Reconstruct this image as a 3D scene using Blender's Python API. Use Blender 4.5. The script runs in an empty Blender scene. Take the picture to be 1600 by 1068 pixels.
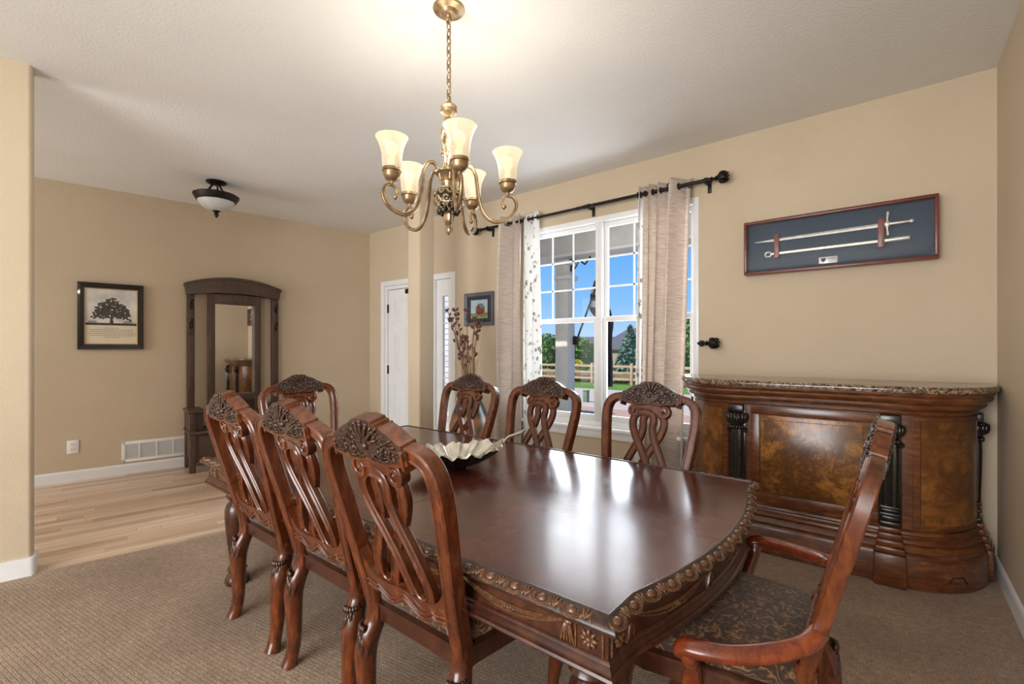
import bpy, bmesh, math, random
from mathutils import Vector as V, Matrix as Mx
random.seed(7)
PI=math.pi
C=bpy.context.scene.collection
sc=bpy.context.scene

# ------------------------------------------------------------------ materials
def s2l(c):
    return tuple((x/12.92 if x<=.04045 else ((x+.055)/1.055)**2.4) for x in [v/255. for v in c])+(1.,)
class NT:
    """tiny wrapper for building a node tree"""
    def __init__(s,name):
        s.m=bpy.data.materials.new(name); s.m.use_nodes=True
        s.t=s.m.node_tree; s.n=s.t.nodes; s.b=s.n['Principled BSDF']
        s.co=None
    def new(s,t,**k):
        n=s.n.new(t)
        for a,v in k.items(): setattr(n,a,v)
        return n
    def link(s,a,b): s.t.links.new(a,b)
    def coord(s,scale=(1,1,1),rot=(0,0,0),loc=(0,0,0),kind='Object'):
        if s.co is None: s.co=s.new('ShaderNodeTexCoord')
        mp=s.new('ShaderNodeMapping'); s.link(s.co.outputs[kind],mp.inputs['Vector'])
        mp.inputs['Scale'].default_value=scale; mp.inputs['Rotation'].default_value=rot; mp.inputs['Location'].default_value=loc
        return mp.outputs['Vector']
    def noise(s,vec,scale,detail=4,rough=.55,dist=0):
        n=s.new('ShaderNodeTexNoise'); s.link(vec,n.inputs['Vector'])
        n.inputs['Scale'].default_value=scale; n.inputs['Detail'].default_value=detail
        n.inputs['Roughness'].default_value=rough; n.inputs['Distortion'].default_value=dist
        return n.outputs['Fac']
    def vor(s,vec,scale,feature='F1',out='Distance',rnd=1.):
        n=s.new('ShaderNodeTexVoronoi'); n.feature=feature; s.link(vec,n.inputs['Vector'])
        n.inputs['Scale'].default_value=scale; n.inputs['Randomness'].default_value=rnd
        return n.outputs[out]
    def ramp(s,fac,stops,mode='LINEAR'):
        n=s.new('ShaderNodeValToRGB'); s.link(fac,n.inputs['Fac']); cr=n.color_ramp; cr.interpolation=mode
        while len(cr.elements)<len(stops): cr.elements.new(.5)
        for e,(p,c) in zip(cr.elements,stops):
            e.position=p; e.color=c if len(c)==4 else tuple(c)+(1.,)
        return n.outputs['Color']
    def mix(s,fac,a,b,mode='MIX'):
        n=s.new('ShaderNodeMix'); n.data_type='RGBA'; n.blend_type=mode
        if isinstance(fac,(int,float)): n.inputs['Factor'].default_value=fac
        else: s.link(fac,n.inputs['Factor'])
        for v,i in ((a,6),(b,7)):
            if isinstance(v,tuple): n.inputs[i].default_value=v
            else: s.link(v,n.inputs[i])
        return n.outputs[2]
    def math(s,op,a,b=0.):
        n=s.new('ShaderNodeMath'); n.operation=op
        for v,i in ((a,0),(b,1)):
            if isinstance(v,(int,float)): n.inputs[i].default_value=v
            else: s.link(v,n.inputs[i])
        return n.outputs[0]
    def bump(s,h,strength=.3,dist=.01):
        n=s.new('ShaderNodeBump'); s.link(h,n.inputs['Height'])
        n.inputs['Strength'].default_value=strength; n.inputs['Distance'].default_value=dist
        s.link(n.outputs['Normal'],s.b.inputs['Normal'])
    def col(s,c):
        if isinstance(c,tuple): s.b.inputs['Base Color'].default_value=c
        else: s.link(c,s.b.inputs['Base Color'])
    def set(s,**k):
        names={'rough':'Roughness','metal':'Metallic','coat':'Coat Weight','coatr':'Coat Roughness','spec':'Specular IOR Level','trans':'Transmission Weight','alpha':'Alpha','ior':'IOR','sheen':'Sheen Weight','em':'Emission Strength','emc':'Emission Color'}
        for a,v in k.items():
            i=s.b.inputs[names[a]]
            if hasattr(v,'links'): s.link(v,i)
            else: i.default_value=v
        return s
M={}
def plain(name,rgb,rough=.5,metal=0.,var=.12,scale=8.,bump=0.,bscale=60.,**k):
    t=NT(name); c=s2l(rgb); v=t.coord()
    n=t.noise(v,scale,3)
    lo=tuple(x*(1-var) for x in c[:3]); hi=tuple(min(1,x*(1+var)) for x in c[:3])
    t.col(t.ramp(n,[(.3,lo),(.7,hi)])); t.set(rough=rough,metal=metal,**k)
    if bump: t.bump(t.noise(v,bscale,3),bump,.004)
    M[name]=t.m; return t.m
def wood(name,dark,mid,light,scale=(3,3,14),rough=.3,coat=.35,grain=1.,bump=.08,blotch=3.):
    t=NT(name); v=t.coord(scale=scale); v2=t.coord()
    g=t.noise(v,6*grain,6,.6,.6); b=t.noise(v2,blotch,3,.5)
    f=t.math('ADD',t.math('MULTIPLY',g,.65),t.math('MULTIPLY',b,.35))
    t.col(t.ramp(f,[(.27,s2l(dark)),(.5,s2l(mid)),(.74,s2l(light))]))
    r=t.ramp(b,[(.3,(rough*.8,)*3),(.7,(rough*1.25,)*3)])
    t.set(rough=r,coat=coat,coatr=.18); 
    if bump: t.bump(g,bump,.003)
    M[name]=t.m; return t.m

def wallmat(name,rgb,strength=.35,scale=95.,rough=.75,var=.03):
    t=NT(name); c=s2l(rgb); v=t.coord()
    n=t.noise(v,1.3,2); lo=tuple(x*(1-var) for x in c[:3]); hi=tuple(x*(1+var) for x in c[:3])
    t.col(t.ramp(n,[(.35,lo),(.65,hi)])); t.set(rough=rough,spec=.3)
    t.bump(t.noise(v,scale,3,.6),strength,.006); M[name]=t.m; return t.m
wallmat('wall_paint',(200,184,160),.35,90,.7)
wallmat('ceiling_paint',(226,225,222),.4,60,.75,.02)
plain('white_trim',(232,234,236),.35,var=.02)
plain('white_frame',(236,238,240),.3,var=.02)
plain('white_plastic',(238,238,236),.3,var=.01)
wood('cherry',(40,16,8),(88,41,18),(144,77,34),(6,6,2.2),.26,.5)
wood('cherry_red',(56,20,10),(112,46,22),(164,84,38),(5,5,2),.24,.6)
wood('carved_wood',(26,15,11),(52,31,21),(92,62,44),(9,9,9),.3,.4,1.5,.25)
wood('dark_cherry',(30,13,8),(64,31,18),(100,56,32),(5,5,2.4),.3,.4)
wood('edge_carving',(38,21,12),(94,60,36),(156,116,78),(11,11,11),.27,.5,1.4,.2)
wood('bar_wood',(45,22,10),(98,53,25),(156,95,44),(2,2,9),.3,.4)
wood('bar_black',(12,10,10),(28,22,20),(58,46,40),(9,9,9),.25,.4,1.,.2)
wood('hall_wood',(40,29,23),(72,53,42),(104,80,63),(12,12,2),.5,.1)
wood('case_wood',(62,22,17),(104,44,33),(132,66,50),(3,14,14),.35,.25)
wood('bracket_wood',(96,44,40),(122,64,56),(140,82,72),(9,9,3),.4,.2)
wood('fence_wood',(150,120,96),(190,158,130),(214,184,158),(2,9,9),.8,0)
# table field: two figured veneers with a satin film
def table_top():
    t=NT('table_veneer'); v=t.coord(scale=(1.6,11,4)); v2=t.coord()
    g=t.noise(v,5,6,.62,.5); b=t.noise(v2,2.6,4,.6); w=t.noise(v2,190,2,.5)
    f=t.math('ADD',t.math('MULTIPLY',g,.55),t.math('MULTIPLY',b,.45))
    c=t.ramp(f,[(.3,s2l((44,18,14))),(.5,s2l((80,34,25))),(.72,s2l((112,52,37)))])
    t.col(c)
    wear=t.ramp(t.math('ADD',t.math('MULTIPLY',b,.8),t.math('MULTIPLY',w,.2)),[(.38,(.19,)*3),(.68,(.33,)*3)])
    t.set(rough=wear,coat=.45,coatr=.14); t.bump(w,.05,.002); M['table_veneer']=t.m
table_top()
def burl(name,c,sc=7.):
    t=NT(name); v=t.coord(); n=t.noise(v,sc*.5,5,.6,1.6); 
    n2=t.noise(v,sc*1.7,6,.7,2.2); f=t.math('ADD',t.math('MULTIPLY',n,.55),t.math('MULTIPLY',n2,.45))
    t.col(t.ramp(f,[(.3,s2l(c[0])),(.47,s2l(c[1])),(.58,s2l(c[2])),(.72,s2l(c[3]))]))
    t.set(rough=.3,coat=.4,coatr=.2); t.bump(n2,.08,.003); M[name]=t.m
burl('burl',((50,27,12),(106,66,28),(166,112,48),(208,154,74)),9.)
burl('burl_side',((54,30,14),(108,66,29),(156,100,44),(190,134,64)),4.)
def granite():
    t=NT('granite'); v=t.coord(); a=t.vor(v,90,'F1','Color'); n=t.noise(v,60,5,.7); n2=t.noise(v,14,4,.6)
    bw=t.new('ShaderNodeRGBToBW'); t.link(a,bw.inputs[0])
    f=t.math('ADD',t.math('MULTIPLY',bw.outputs[0],.4),t.math('ADD',t.math('MULTIPLY',n,.35),t.math('MULTIPLY',n2,.25)))
    t.col(t.ramp(f,[(.3,s2l((40,32,28))),(.45,s2l((104,84,66))),(.58,s2l((150,128,104))),(.75,s2l((196,178,154)))]))
    t.set(rough=.12,spec=.6); M['granite']=t.m
granite()
def paisley():
    t=NT('paisley_fabric'); v=t.coord(); d=t.noise(v,9,2,.5)
    n=t.new('ShaderNodeTexWave'); n.wave_type='RINGS'; t.link(v,n.inputs['Vector'])
    n.inputs['Scale'].default_value=16; n.inputs['Distortion'].default_value=18; n.inputs['Detail'].default_value=2.5; n.inputs['Detail Scale'].default_value=1.6
    vv=t.vor(v,44,'SMOOTH_F1'); 
    f=t.math('MULTIPLY',n.outputs['Fac'],t.ramp(vv,[(.1,(.55,)*3),(.6,(1,)*3)]))
    t.col(t.ramp(f,[(.2,s2l((50,29,16))),(.55,s2l((72,46,26))),(.8,s2l((112,78,43))),(.95,s2l((142,104,60)))]))
    t.set(rough=.7,sheen=.25); t.bump(t.math('ADD',f,t.math('MULTIPLY',t.noise(v,420,2),.4)),.35,.003); M['paisley_fabric']=t.m
paisley()
def carpet():
    t=NT('carpet_loops'); v=t.coord(); vb=t.coord(scale=(1,1,.0))
    br=t.new('ShaderNodeTexBrick'); t.link(t.coord(rot=(0,0,math.radians(-9.6))),br.inputs['Vector'])
    br.inputs['Scale'].default_value=1.; br.inputs['Brick Width'].default_value=.034; br.inputs['Row Height'].default_value=.017
    br.inputs['Mortar Size'].default_value=.0028; br.inputs['Mortar Smooth'].default_value=1.
    br.inputs['Color1'].default_value=(1,1,1,1); br.inputs['Color2'].default_value=(.72,.72,.72,1); br.inputs['Mortar'].default_value=(.42,.42,.42,1)
    n=t.noise(v,150,3,.7); n2=t.noise(v,1.6,3,.5); n3=t.noise(v,34,3,.6)
    f=t.math('ADD',t.math('MULTIPLY',n,.55),t.math('ADD',t.math('MULTIPLY',n2,.25),t.math('MULTIPLY',n3,.2)))
    c=t.ramp(f,[(.33,s2l((98,76,58))),(.5,s2l((166,137,110))),(.66,s2l((224,198,168)))])
    c=t.mix(.45,c,br.outputs['Color'],'MULTIPLY'); t.col(c)
    t.set(rough=.95,spec=.1,sheen=.3)
    bw=t.new('ShaderNodeRGBToBW'); t.link(br.outputs['Color'],bw.inputs[0])
    t.bump(t.math('ADD',t.math('MULTIPLY',n,.9),t.math('MULTIPLY',bw.outputs[0],.6)),.9,.012); M['carpet_loops']=t.m
carpet()
FA=math.atan2(.9859340,.1671353)   # far-wall direction
def oak():
    t=NT('oak_planks'); v0=t.coord(rot=(0,0,-FA)); sp=t.new('ShaderNodeSeparateXYZ'); t.link(v0,sp.inputs[0])
    row=t.math('FLOOR',t.math('DIVIDE',sp.outputs[1],.083)); wn=t.new('ShaderNodeTexWhiteNoise'); wn.noise_dimensions='1D'; t.link(row,wn.inputs['W'])
    cx=t.new('ShaderNodeCombineXYZ'); t.link(t.math('ADD',sp.outputs[0],t.math('MULTIPLY',wn.outputs['Value'],3.7)),cx.inputs[0]); t.link(sp.outputs[1],cx.inputs[1]); v=cx.outputs[0]
    br=t.new('ShaderNodeTexBrick'); t.link(v,br.inputs['Vector']); br.offset=0.; br.offset_frequency=1
    br.inputs['Scale'].default_value=1.; br.inputs['Brick Width'].default_value=1.05; br.inputs['Row Height'].default_value=.083
    br.inputs['Mortar Size'].default_value=.0014; br.inputs['Bias'].default_value=0.
    br.inputs['Color1'].default_value=(0,0,0,1); br.inputs['Color2'].default_value=(1,1,1,1); br.inputs['Mortar'].default_value=(.25,.25,.25,1)
    bw=t.new('ShaderNodeRGBToBW'); t.link(br.outputs['Color'],bw.inputs[0])
    mp=t.new('ShaderNodeMapping'); t.link(v,mp.inputs['Vector']); mp.inputs['Scale'].default_value=(1.3,20,1)
    ad=t.new('ShaderNodeVectorMath'); ad.operation='ADD'; t.link(mp.outputs[0],ad.inputs[0]); 
    cb=t.new('ShaderNodeCombineXYZ'); t.link(t.math('MULTIPLY',bw.outputs[0],37.),cb.inputs[2]); t.link(cb.outputs[0],ad.inputs[1])
    g=t.noise(ad.outputs[0],2.2,6,.6,.8)
    f=t.math('ADD',t.math('MULTIPLY',bw.outputs[0],.4),t.math('MULTIPLY',g,.6))
    c=t.ramp(f,[(.2,s2l((158,128,104))),(.42,s2l((194,166,140))),(.62,s2l((212,186,162))),(.85,s2l((228,208,186)))])
    k=t.ramp(t.noise(ad.outputs[0],3.6,3,.5,1.2),[(.66,(1,1,1)),(.76,s2l((120,84,60)))])
    c=t.mix(.55,c,k,'MULTIPLY')
    c=t.mix(t.math('MULTIPLY',br.outputs['Fac'],.55),c,s2l((110,80,58))); t.col(c)
    t.set(rough=.38,spec=.4,coat=.1); M['oak_planks']=t.m
oak()
# metals / glass / cloth
def metal(name,dark,light,rough=.35,scale=25,metalv=1.,bump=.15):
    t=NT(name); v=t.coord(); n=t.noise(v,scale,4,.6)
    t.col(t.ramp(n,[(.3,s2l(dark)),(.7,s2l(light))])); t.set(rough=rough,metal=metalv); 
    if bump: t.bump(n,bump,.003)
    M[name]=t.m
metal('antique_gold',(122,102,78),(196,170,132),.36,18,.75)
metal('gilded_filigree',(110,94,72),(220,202,168),.36,55,.7)
metal('dark_filigree',(34,32,31),(110,100,88),.35,55,.7)
metal('iron_bronze',(24,20,19),(48,40,36),.42,40,.6)
metal('steel',(200,200,196),(236,236,230),.38,30,.6)
metal('scabbard_metal',(190,184,172),(228,222,210),.38,30,.6)
metal('silver_bowl',(188,186,176),(234,232,222),.26,20,.85)
metal('dark_pewter',(46,40,36),(84,76,68),.4,20,.8)
metal('brass',(160,120,60),(200,160,90),.3,20,1.)
plain('grille_dark',(58,60,64),.8)
def glass(name,tint=(1,1,1),refl=1.,rough=.02):
    """thin pane: mostly straight-through, a little mirror reflection"""
    t=NT(name); n=t.n; out=n['Material Output']; n.remove(t.b)
    tr=t.new('ShaderNodeBsdfTransparent'); tr.inputs[0].default_value=tuple(tint)+(1,)
    gl=t.new('ShaderNodeBsdfGlossy'); gl.inputs['Roughness'].default_value=rough
    fr0=t.new('ShaderNodeFresnel'); fr0.inputs['IOR'].default_value=1.45; ge=t.new('ShaderNodeNewGeometry')
    mx=t.new('ShaderNodeMixShader'); t.link(t.math('MULTIPLY',fr0.outputs[0],t.math('MULTIPLY',t.math('SUBTRACT',1.,ge.outputs['Backfacing']),refl)),mx.inputs[0]); t.link(tr.outputs[0],mx.inputs[1]); t.link(gl.outputs[0],mx.inputs[2])
    t.link(mx.outputs[0],out.inputs[0]); M[name]=t.m
glass('pane_glass',refl=.35)
glass('picture_glass')
def mirror():
    t=NT('mirror_glass'); t.col((.93,.93,.92,1)); t.set(metal=1.,rough=.012); M['mirror_glass']=t.m
mirror()
def shade_glass():
    t=NT('alabaster_shade'); v=t.coord(); n=t.noise(v,14,4,.6,.6)
    c=t.ramp(n,[(.3,s2l((246,222,178))),(.7,s2l((255,242,214)))]); t.col((.16,.15,.13,1))
    t.link(c,t.b.inputs['Emission Color']); t.set(rough=.3,em=.84,trans=.0)
    out=n_out=t.n['Material Output']; tl=t.new('ShaderNodeBsdfTranslucent'); tl.inputs[0].default_value=(.2,.18,.15,1); m1=t.new('ShaderNodeMixShader'); m1.inputs[0].default_value=.35
    t.link(t.b.outputs[0],m1.inputs[1]); t.link(tl.outputs[0],m1.inputs[2]); tr=t.new('ShaderNodeBsdfTransparent'); tr.inputs[0].default_value=(1,.93,.80,1); m2=t.new('ShaderNodeMixShader'); m2.inputs[0].default_value=.17
    t.link(m1.outputs[0],m2.inputs[1]); t.link(tr.outputs[0],m2.inputs[2]); t.link(m2.outputs[0],out.inputs[0])
    M['alabaster_shade']=t.m
    t=NT('bulb_glow'); t.col((1,.9,.7,1)); t.set(emc=(1,.86,.62,1),em=9.); M['bulb_glow']=t.m
shade_glass()
plain('frosted_bowl',(196,198,198),.35,var=.06,scale=14)
def curtain():
    t=NT('slub_curtain'); v=t.coord(scale=(3,3,46)); n=t.noise(v,3.2,5,.65); v3=t.coord(scale=(14,14,200)); n3=t.noise(v3,1.6,3)
    f=t.math('ADD',t.math('MULTIPLY',n,.7),t.math('MULTIPLY',n3,.3))
    c=t.ramp(f,[(.35,s2l((206,190,178))),(.5,s2l((226,214,204))),(.65,s2l((244,238,230)))]); t.col(c)
    t.set(rough=.55,sheen=.3,spec=.3); t.bump(f,.25,.003)
    out=t.n['Material Output']; tl=t.new('ShaderNodeBsdfTranslucent'); t.link(c,tl.inputs[0]); mx=t.new('ShaderNodeMixShader'); mx.inputs[0].default_value=.33
    t.link(t.b.outputs[0],mx.inputs[1]); t.link(tl.outputs[0],mx.inputs[2]); t.link(mx.outputs[0],out.inputs[0]); M['slub_curtain']=t.m
    t=NT('leaf_print'); v=t.coord(scale=(26,26,17)); d=t.vor(v,1.,'F1'); v2=t.coord(scale=(9,9,6)); n=t.noise(v2,2,3)
    leaf=t.math('MULTIPLY',t.ramp(d,[(.30,(1,1,1)),(.40,(0,0,0))]),t.ramp(n,[(.47,(0,0,0)),(.53,(1,1,1))]))
    c=t.mix(leaf,s2l((240,240,238)),s2l((164,160,156))); t.col(c); t.set(rough=.7)
    out=t.n['Material Output']; tl=t.new('ShaderNodeBsdfTranslucent'); t.link(c,tl.inputs[0]); mx=t.new('ShaderNodeMixShader'); mx.inputs[0].default_value=.35
    t.link(t.b.outputs[0],mx.inputs[1]); t.link(tl.outputs[0],mx.inputs[2]); t.link(mx.outputs[0],out.inputs[0]); M['leaf_print']=t.m
curtain()
plain('case_velvet',(50,68,88),.8,var=.06)
plain('plaque_metal',(196,198,196),.35,.3)
plain('ink',(58,56,56),.7)
plain('black_frame',(26,24,25),.28,var=.2,coat=.3)
plain('gilt_line',(168,140,92),.35,.5)
plain('grey_frame',(96,98,108),.4,var=.1)
plain('navy_mat',(42,46,58),.8)
plain('barn_red',(132,66,62),.8); plain('barn_roof',(108,124,132),.7); plain('barn_sky',(168,196,206),.8,var=.08); plain('barn_grass',(150,158,104),.8,var=.3,scale=60)
plain('print_grass',(52,50,50),.8); plain('print_leaf',(62,60,58),.8,var=.4,scale=120); plain('paper',(232,222,200),.8,var=.05)
plain('print_far',(150,150,150),.8)
plain('print_blue',(70,92,128),.8)
def tree_sky():
    t=NT('print_sky'); n=t.noise(t.coord(),7,4); t.col(t.ramp(n,[(.3,s2l((196,196,196))),(.7,s2l((244,242,236)))])); t.set(rough=.8); M['print_sky']=t.m
tree_sky()
def vasemat():
    t=NT('painted_vase'); v=t.coord(); n=t.noise(v,5.5,2,.5,.3); n2=t.noise(v,3,2)
    c=t.ramp(n,[(.3,s2l((36,38,40))),(.42,s2l((70,74,66))),(.52,s2l((132,108,72))),(.6,s2l((168,92,58))),(.7,s2l((120,116,84)))])
    z=t.new('ShaderNodeSeparateXYZ'); t.link(t.coord(),z.inputs[0])
    m=t.ramp(z.outputs[2],[(.62,(0,0,0)),(.7,(1,1,1))]); t.col(t.mix(m,c,s2l((40,42,46)))); t.set(rough=.25,coat=.3); M['painted_vase']=t.m
vasemat()
plain('dried_stem',(120,92,66),.8); plain('dried_pod',(84,50,40),.7,var=.35,scale=40); plain('dried_grass',(158,132,100),.85,var=.2,scale=30)
# outdoors
def grass():
    t=NT('lawn_grass'); n=t.noise(t.coord(),3,5,.7); t.col(t.ramp(n,[(.3,s2l((78,112,48))),(.7,s2l((124,156,74)))])); t.set(rough=.95,spec=.1); M['lawn_grass']=t.m
grass()
plain('concrete',(196,180,164),.9,var=.06,bump=.2); plain('gravel',(186,150,128),.95,var=.3,scale=30,bump=.6); plain('porch_paint',(214,211,205),.8,var=.05)
plain('porch_white',(226,226,224),.6,var=.03); plain('brush',(116,104,76),.95,var=.35,scale=9)
plain('foliage_green',(112,142,70),.8,var=.5,scale=14); plain('foliage_spruce',(116,142,124),.8,var=.4,scale=14); plain('foliage_yellow',(206,196,66),.8,var=.3,scale=14)
plain('foliage_dark',(88,116,66),.8,var=.5,scale=14); plain('bark',(84,64,48),.9)
plain('house_siding',(158,140,124),.9,var=.05); plain('roof_shingle',(92,92,98),.9,var=.15,scale=40); plain('hills_blue',(112,140,176),1.,var=.05)
plain('flag_dark',(40,40,46),.8); plain('flag_white',(196,196,200),.8); plain('flag_navy',(48,50,78),.8); plain('flag_red',(120,60,72),.8); plain('utility_green',(112,136,104),.7)
def stone():
    t=NT('ledge_stone'); br=t.new('ShaderNodeTexBrick'); t.link(t.coord(rot=(PI/2,0,0)),br.inputs['Vector']); br.inputs['Scale'].default_value=1
    br.inputs['Brick Width'].default_value=.34; br.inputs['Row Height'].default_value=.14; br.inputs['Mortar Size'].default_value=.012
    br.inputs['Color1'].default_value=s2l((206,204,200)); br.inputs['Color2'].default_value=s2l((226,224,220)); br.inputs['Mortar'].default_value=s2l((150,150,150)); t.col(br.outputs['Color']); t.set(rough=.9); M['ledge_stone']=t.m
stone()

# ------------------------------------------------------------------ mesh builder
def smooth_path(pts,n=6,closed=False):
    """Catmull-Rom through pts"""
    P=[V(p) for p in pts]; out=[]; m=len(P)
    rng=range(m if closed else m-1)
    for i in rng:
        p0=P[(i-1)%m] if (closed or i>0) else P[0]*2-P[1]
        p1=P[i]; p2=P[(i+1)%m]
        p3=P[(i+2)%m] if (closed or i+2<m) else P[-1]*2-P[-2]
        for k in range(n):
            t=k/n; t2=t*t; t3=t2*t
            out.append(.5*((2*p1)+(-p0+p2)*t+(2*p0-5*p1+4*p2-p3)*t2+(-p0+3*p1-3*p2+p3)*t3))
    if not closed: out.append(P[-1].copy())
    return out
def rect_prof(w,d,c=.25,groove=0.):
    """chamfered rectangle, optionally with a shallow groove along the two wide faces; w = binormal width, d = normal depth"""
    a,b=w/2,d/2; k=min(a,b)*c
    if not groove:
        return [(-a,-b+k),(-a+k,-b),(a-k,-b),(a,-b+k),(a,b-k),(a-k,b),(-a+k,b),(-a,b-k)]
    g=groove; q=a*.45
    return [(-a,-b+k),(-a+k,-b),(-q-g,-b),(-q,-b+g),(q,-b+g),(q+g,-b),(a-k,-b),(a,-b+k),(a,b-k),(a-k,b),(q+g,b),(q,b-g),(-q,b-g),(-q-g,b),(-a+k,b),(-a,b-k)]
class MB:
    def __init__(s): s.v=[]; s.f=[]; s.mi=[]; s.M=Mx.Identity(4); s.cur=0
    def add(s,vs,fs):
        o=len(s.v); s.v+= [s.M@V(p) for p in vs]; s.f+=[tuple(i+o for i in f) for f in fs]; s.mi+=[s.cur]*len(fs)
    def box(s,x0,x1,y0,y1,z0,z1,bev=0.):
        if bev<=0:
            s.add([(x,y,z) for z in (z0,z1) for y in (y0,y1) for x in (x0,x1)],[(0,2,3,1),(4,5,7,6),(0,1,5,4),(2,6,7,3),(0,4,6,2),(1,3,7,5)]); return
        bm=bmesh.new(); vs=[bm.verts.new((x,y,z)) for z in (z0,z1) for y in (y0,y1) for x in (x0,x1)]
        for f in [(0,2,3,1),(4,5,7,6),(0,1,5,4),(2,6,7,3),(0,4,6,2),(1,3,7,5)]: bm.faces.new([vs[i] for i in f])
        bmesh.ops.bevel(bm,geom=bm.edges[:],offset=min(bev,.45*min(x1-x0,y1-y0,z1-z0)),segments=2,affect='EDGES',profile=.5)
        bm.verts.index_update(); s.add([v.co.copy() for v in bm.verts],[tuple(v.index for v in f.verts) for f in bm.faces]); bm.free()
    def lathe(s,prof,n=24,c=(0,0,0),R=None,lobes=0,amp=0.,cap=True,a0=0.,a1=2*PI):
        full=abs(a1-a0-2*PI)<1e-6; R=R or Mx.Identity(3); c=V(c); vs=[]; m=n if full else n+1
        for r,z in prof:
            for k in range(m):
                a=a0+(a1-a0)*k/n; rr=r*(1+(amp*math.cos(lobes*a) if lobes else 0))
                vs.append(c+R@V((rr*math.cos(a),rr*math.sin(a),z)))
        fs=[]
        for i in range(len(prof)-1):
            for k in range(n):
                k2=(k+1)%m; fs.append((i*m+k,i*m+k2,(i+1)*m+k2,(i+1)*m+k))
        if cap and full:
            if prof[0][0]>1e-6: fs.append(tuple(range(m-1,-1,-1)))
            if prof[-1][0]>1e-6: fs.append(tuple((len(prof)-1)*m+k for k in range(m)))
        s.add(vs,fs)
    def sweep(s,path,prof,up=(0,0,1),closed=False,scale=None,twist=None,cap=True):
        """prof points are (binormal, normal); normal is kept close to 'up'"""
        P=[V(p) for p in path]; n=len(P); m=len(prof); vs=[]; up0=V(up) if not callable(up) else None
        for i,p in enumerate(P):
            if closed: t=P[(i+1)%n]-P[i-1]
            else: t=P[min(i+1,n-1)]-P[max(i-1,0)]
            t=t.normalized() if t.length>1e-9 else V((0,0,1))
            u=up(i/(n-1)) if callable(up) else up0
            b=t.cross(u)
            if b.length<1e-4: b=t.cross(V((.3,1,.2)))
            b.normalize(); nn=b.cross(t).normalized()
            k=scale(i/max(1,n-1)) if scale else 1.
            ka,kb=k if isinstance(k,tuple) else (k,k)
            for a,c in prof: vs.append(p+b*a*ka+nn*c*kb)
        fs=[]
        for i in range(n if closed else n-1):
            j=(i+1)%n
            for k in range(m):
                k2=(k+1)%m; fs.append((i*m+k,i*m+k2,j*m+k2,j*m+k))
        if not closed and cap:
            fs.append(tuple(range(m-1,-1,-1))); fs.append(tuple((n-1)*m+k for k in range(m)))
        s.add(vs,fs)
    def tube(s,path,r,n=8,closed=False,scale=None,up=(.31,.17,.93)):
        s.sweep(path,[(r*math.cos(2*PI*k/n),r*math.sin(2*PI*k/n)) for k in range(n)],up,closed,scale)
    def prism(s,poly,d0,d1,fn):
        """polygon (u,v) extruded from d0 to d1 through fn(u,v,d)->point"""
        n=len(poly); vs=[fn(u,v,d) for d in (d0,d1) for u,v in poly]
        fs=[tuple(range(n-1,-1,-1)),tuple(range(n,2*n))]+[(k,(k+1)%n,n+(k+1)%n,n+k) for k in range(n)]
        s.add(vs,fs)
    def slab(s,top,bot,d0,d1,fn,facemat=None):
        """strip between two polylines of equal length (u,v), extruded d0..d1, quads only"""
        n=len(top); vs=[]
        for i in range(n):
            for (u,v) in (top[i],bot[i]):
                for d in (d0,d1): vs.append(fn(u,v,d))
        fs=[]
        for i in range(n-1):
            a=4*i; b=a+4  # a: top d0, a+1 top d1, a+2 bot d0, a+3 bot d1
            fs+=[(a,b,b+1,a+1),(a+2,a+3,b+3,b+2),(a,a+2,b+2,b),(a+1,b+1,b+3,a+3)]
        fs+=[(0,1,3,2),(4*n-4,4*n-2,4*n-1,4*n-3)]
        k0=len(s.mi); s.add(vs,fs)
        if facemat is not None:
            for i in range(n-1): s.mi[k0+4*i+2]=facemat; s.mi[k0+4*i+3]=facemat
    def ell(s,c,r,R=None,nu=10,nv=6):
        c=V(c); R=R or Mx.Identity(3); vs=[]; fs=[]
        r=r if isinstance(r,(tuple,list)) else (r,r,r)
        for i in range(1,nv):
            t=PI*i/nv
            for k in range(nu):
                a=2*PI*k/nu; vs.append(c+R@V((r[0]*math.sin(t)*math.cos(a),r[1]*math.sin(t)*math.sin(a),r[2]*math.cos(t))))
        o=len(vs); vs+=[c+R@V((0,0,r[2])),c+R@V((0,0,-r[2]))]
        for i in range(nv-2):
            for k in range(nu):
                k2=(k+1)%nu; fs.append((i*nu+k,(i+1)*nu+k,(i+1)*nu+k2,i*nu+k2))
        for k in range(nu):
            k2=(k+1)%nu; fs.append((o,k,k2)); fs.append((o+1,(nv-2)*nu+k2,(nv-2)*nu+k))
        s.add(vs,fs)
    def grid(s,fn,nu,nv,thick=0.,closed=False):
        """surface fn(u,v), optional second shell fn(u,v,thick)"""
        vs=[];fs=[]; mu=nu if closed else nu+1
        def idx(i,j): return j*mu+(i%mu if closed else i)
        shells=[0.] if not thick else [0.,thick]
        for w in shells:
            for j in range(nv+1):
                for i in range(mu): vs.append(fn(i/nu,j/nv,w))
        n=mu*(nv+1)
        for si in range(len(shells)):
            for j in range(nv):
                for i in range(nu):
                    q=[idx(i,j),idx(i+1,j),idx(i+1,j+1),idx(i,j+1)]; q=[x+si*n for x in q]
                    fs.append(tuple(q) if si==0 else tuple(reversed(q)))
        if thick:
            for j in (0,nv):
                for i in range(nu):
                    a,b=idx(i,j),idx(i+1,j); fs.append((b,a,a+n,b+n) if j==0 else (a,b,b+n,a+n))
            if not closed:
                for i in (0,nu):
                    for j in range(nv):
                        a,b=idx(i,j),idx(i,j+1); fs.append((a,b,b+n,a+n) if i==0 else (b,a,a+n,b+n))
        s.add(vs,fs)
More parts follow.
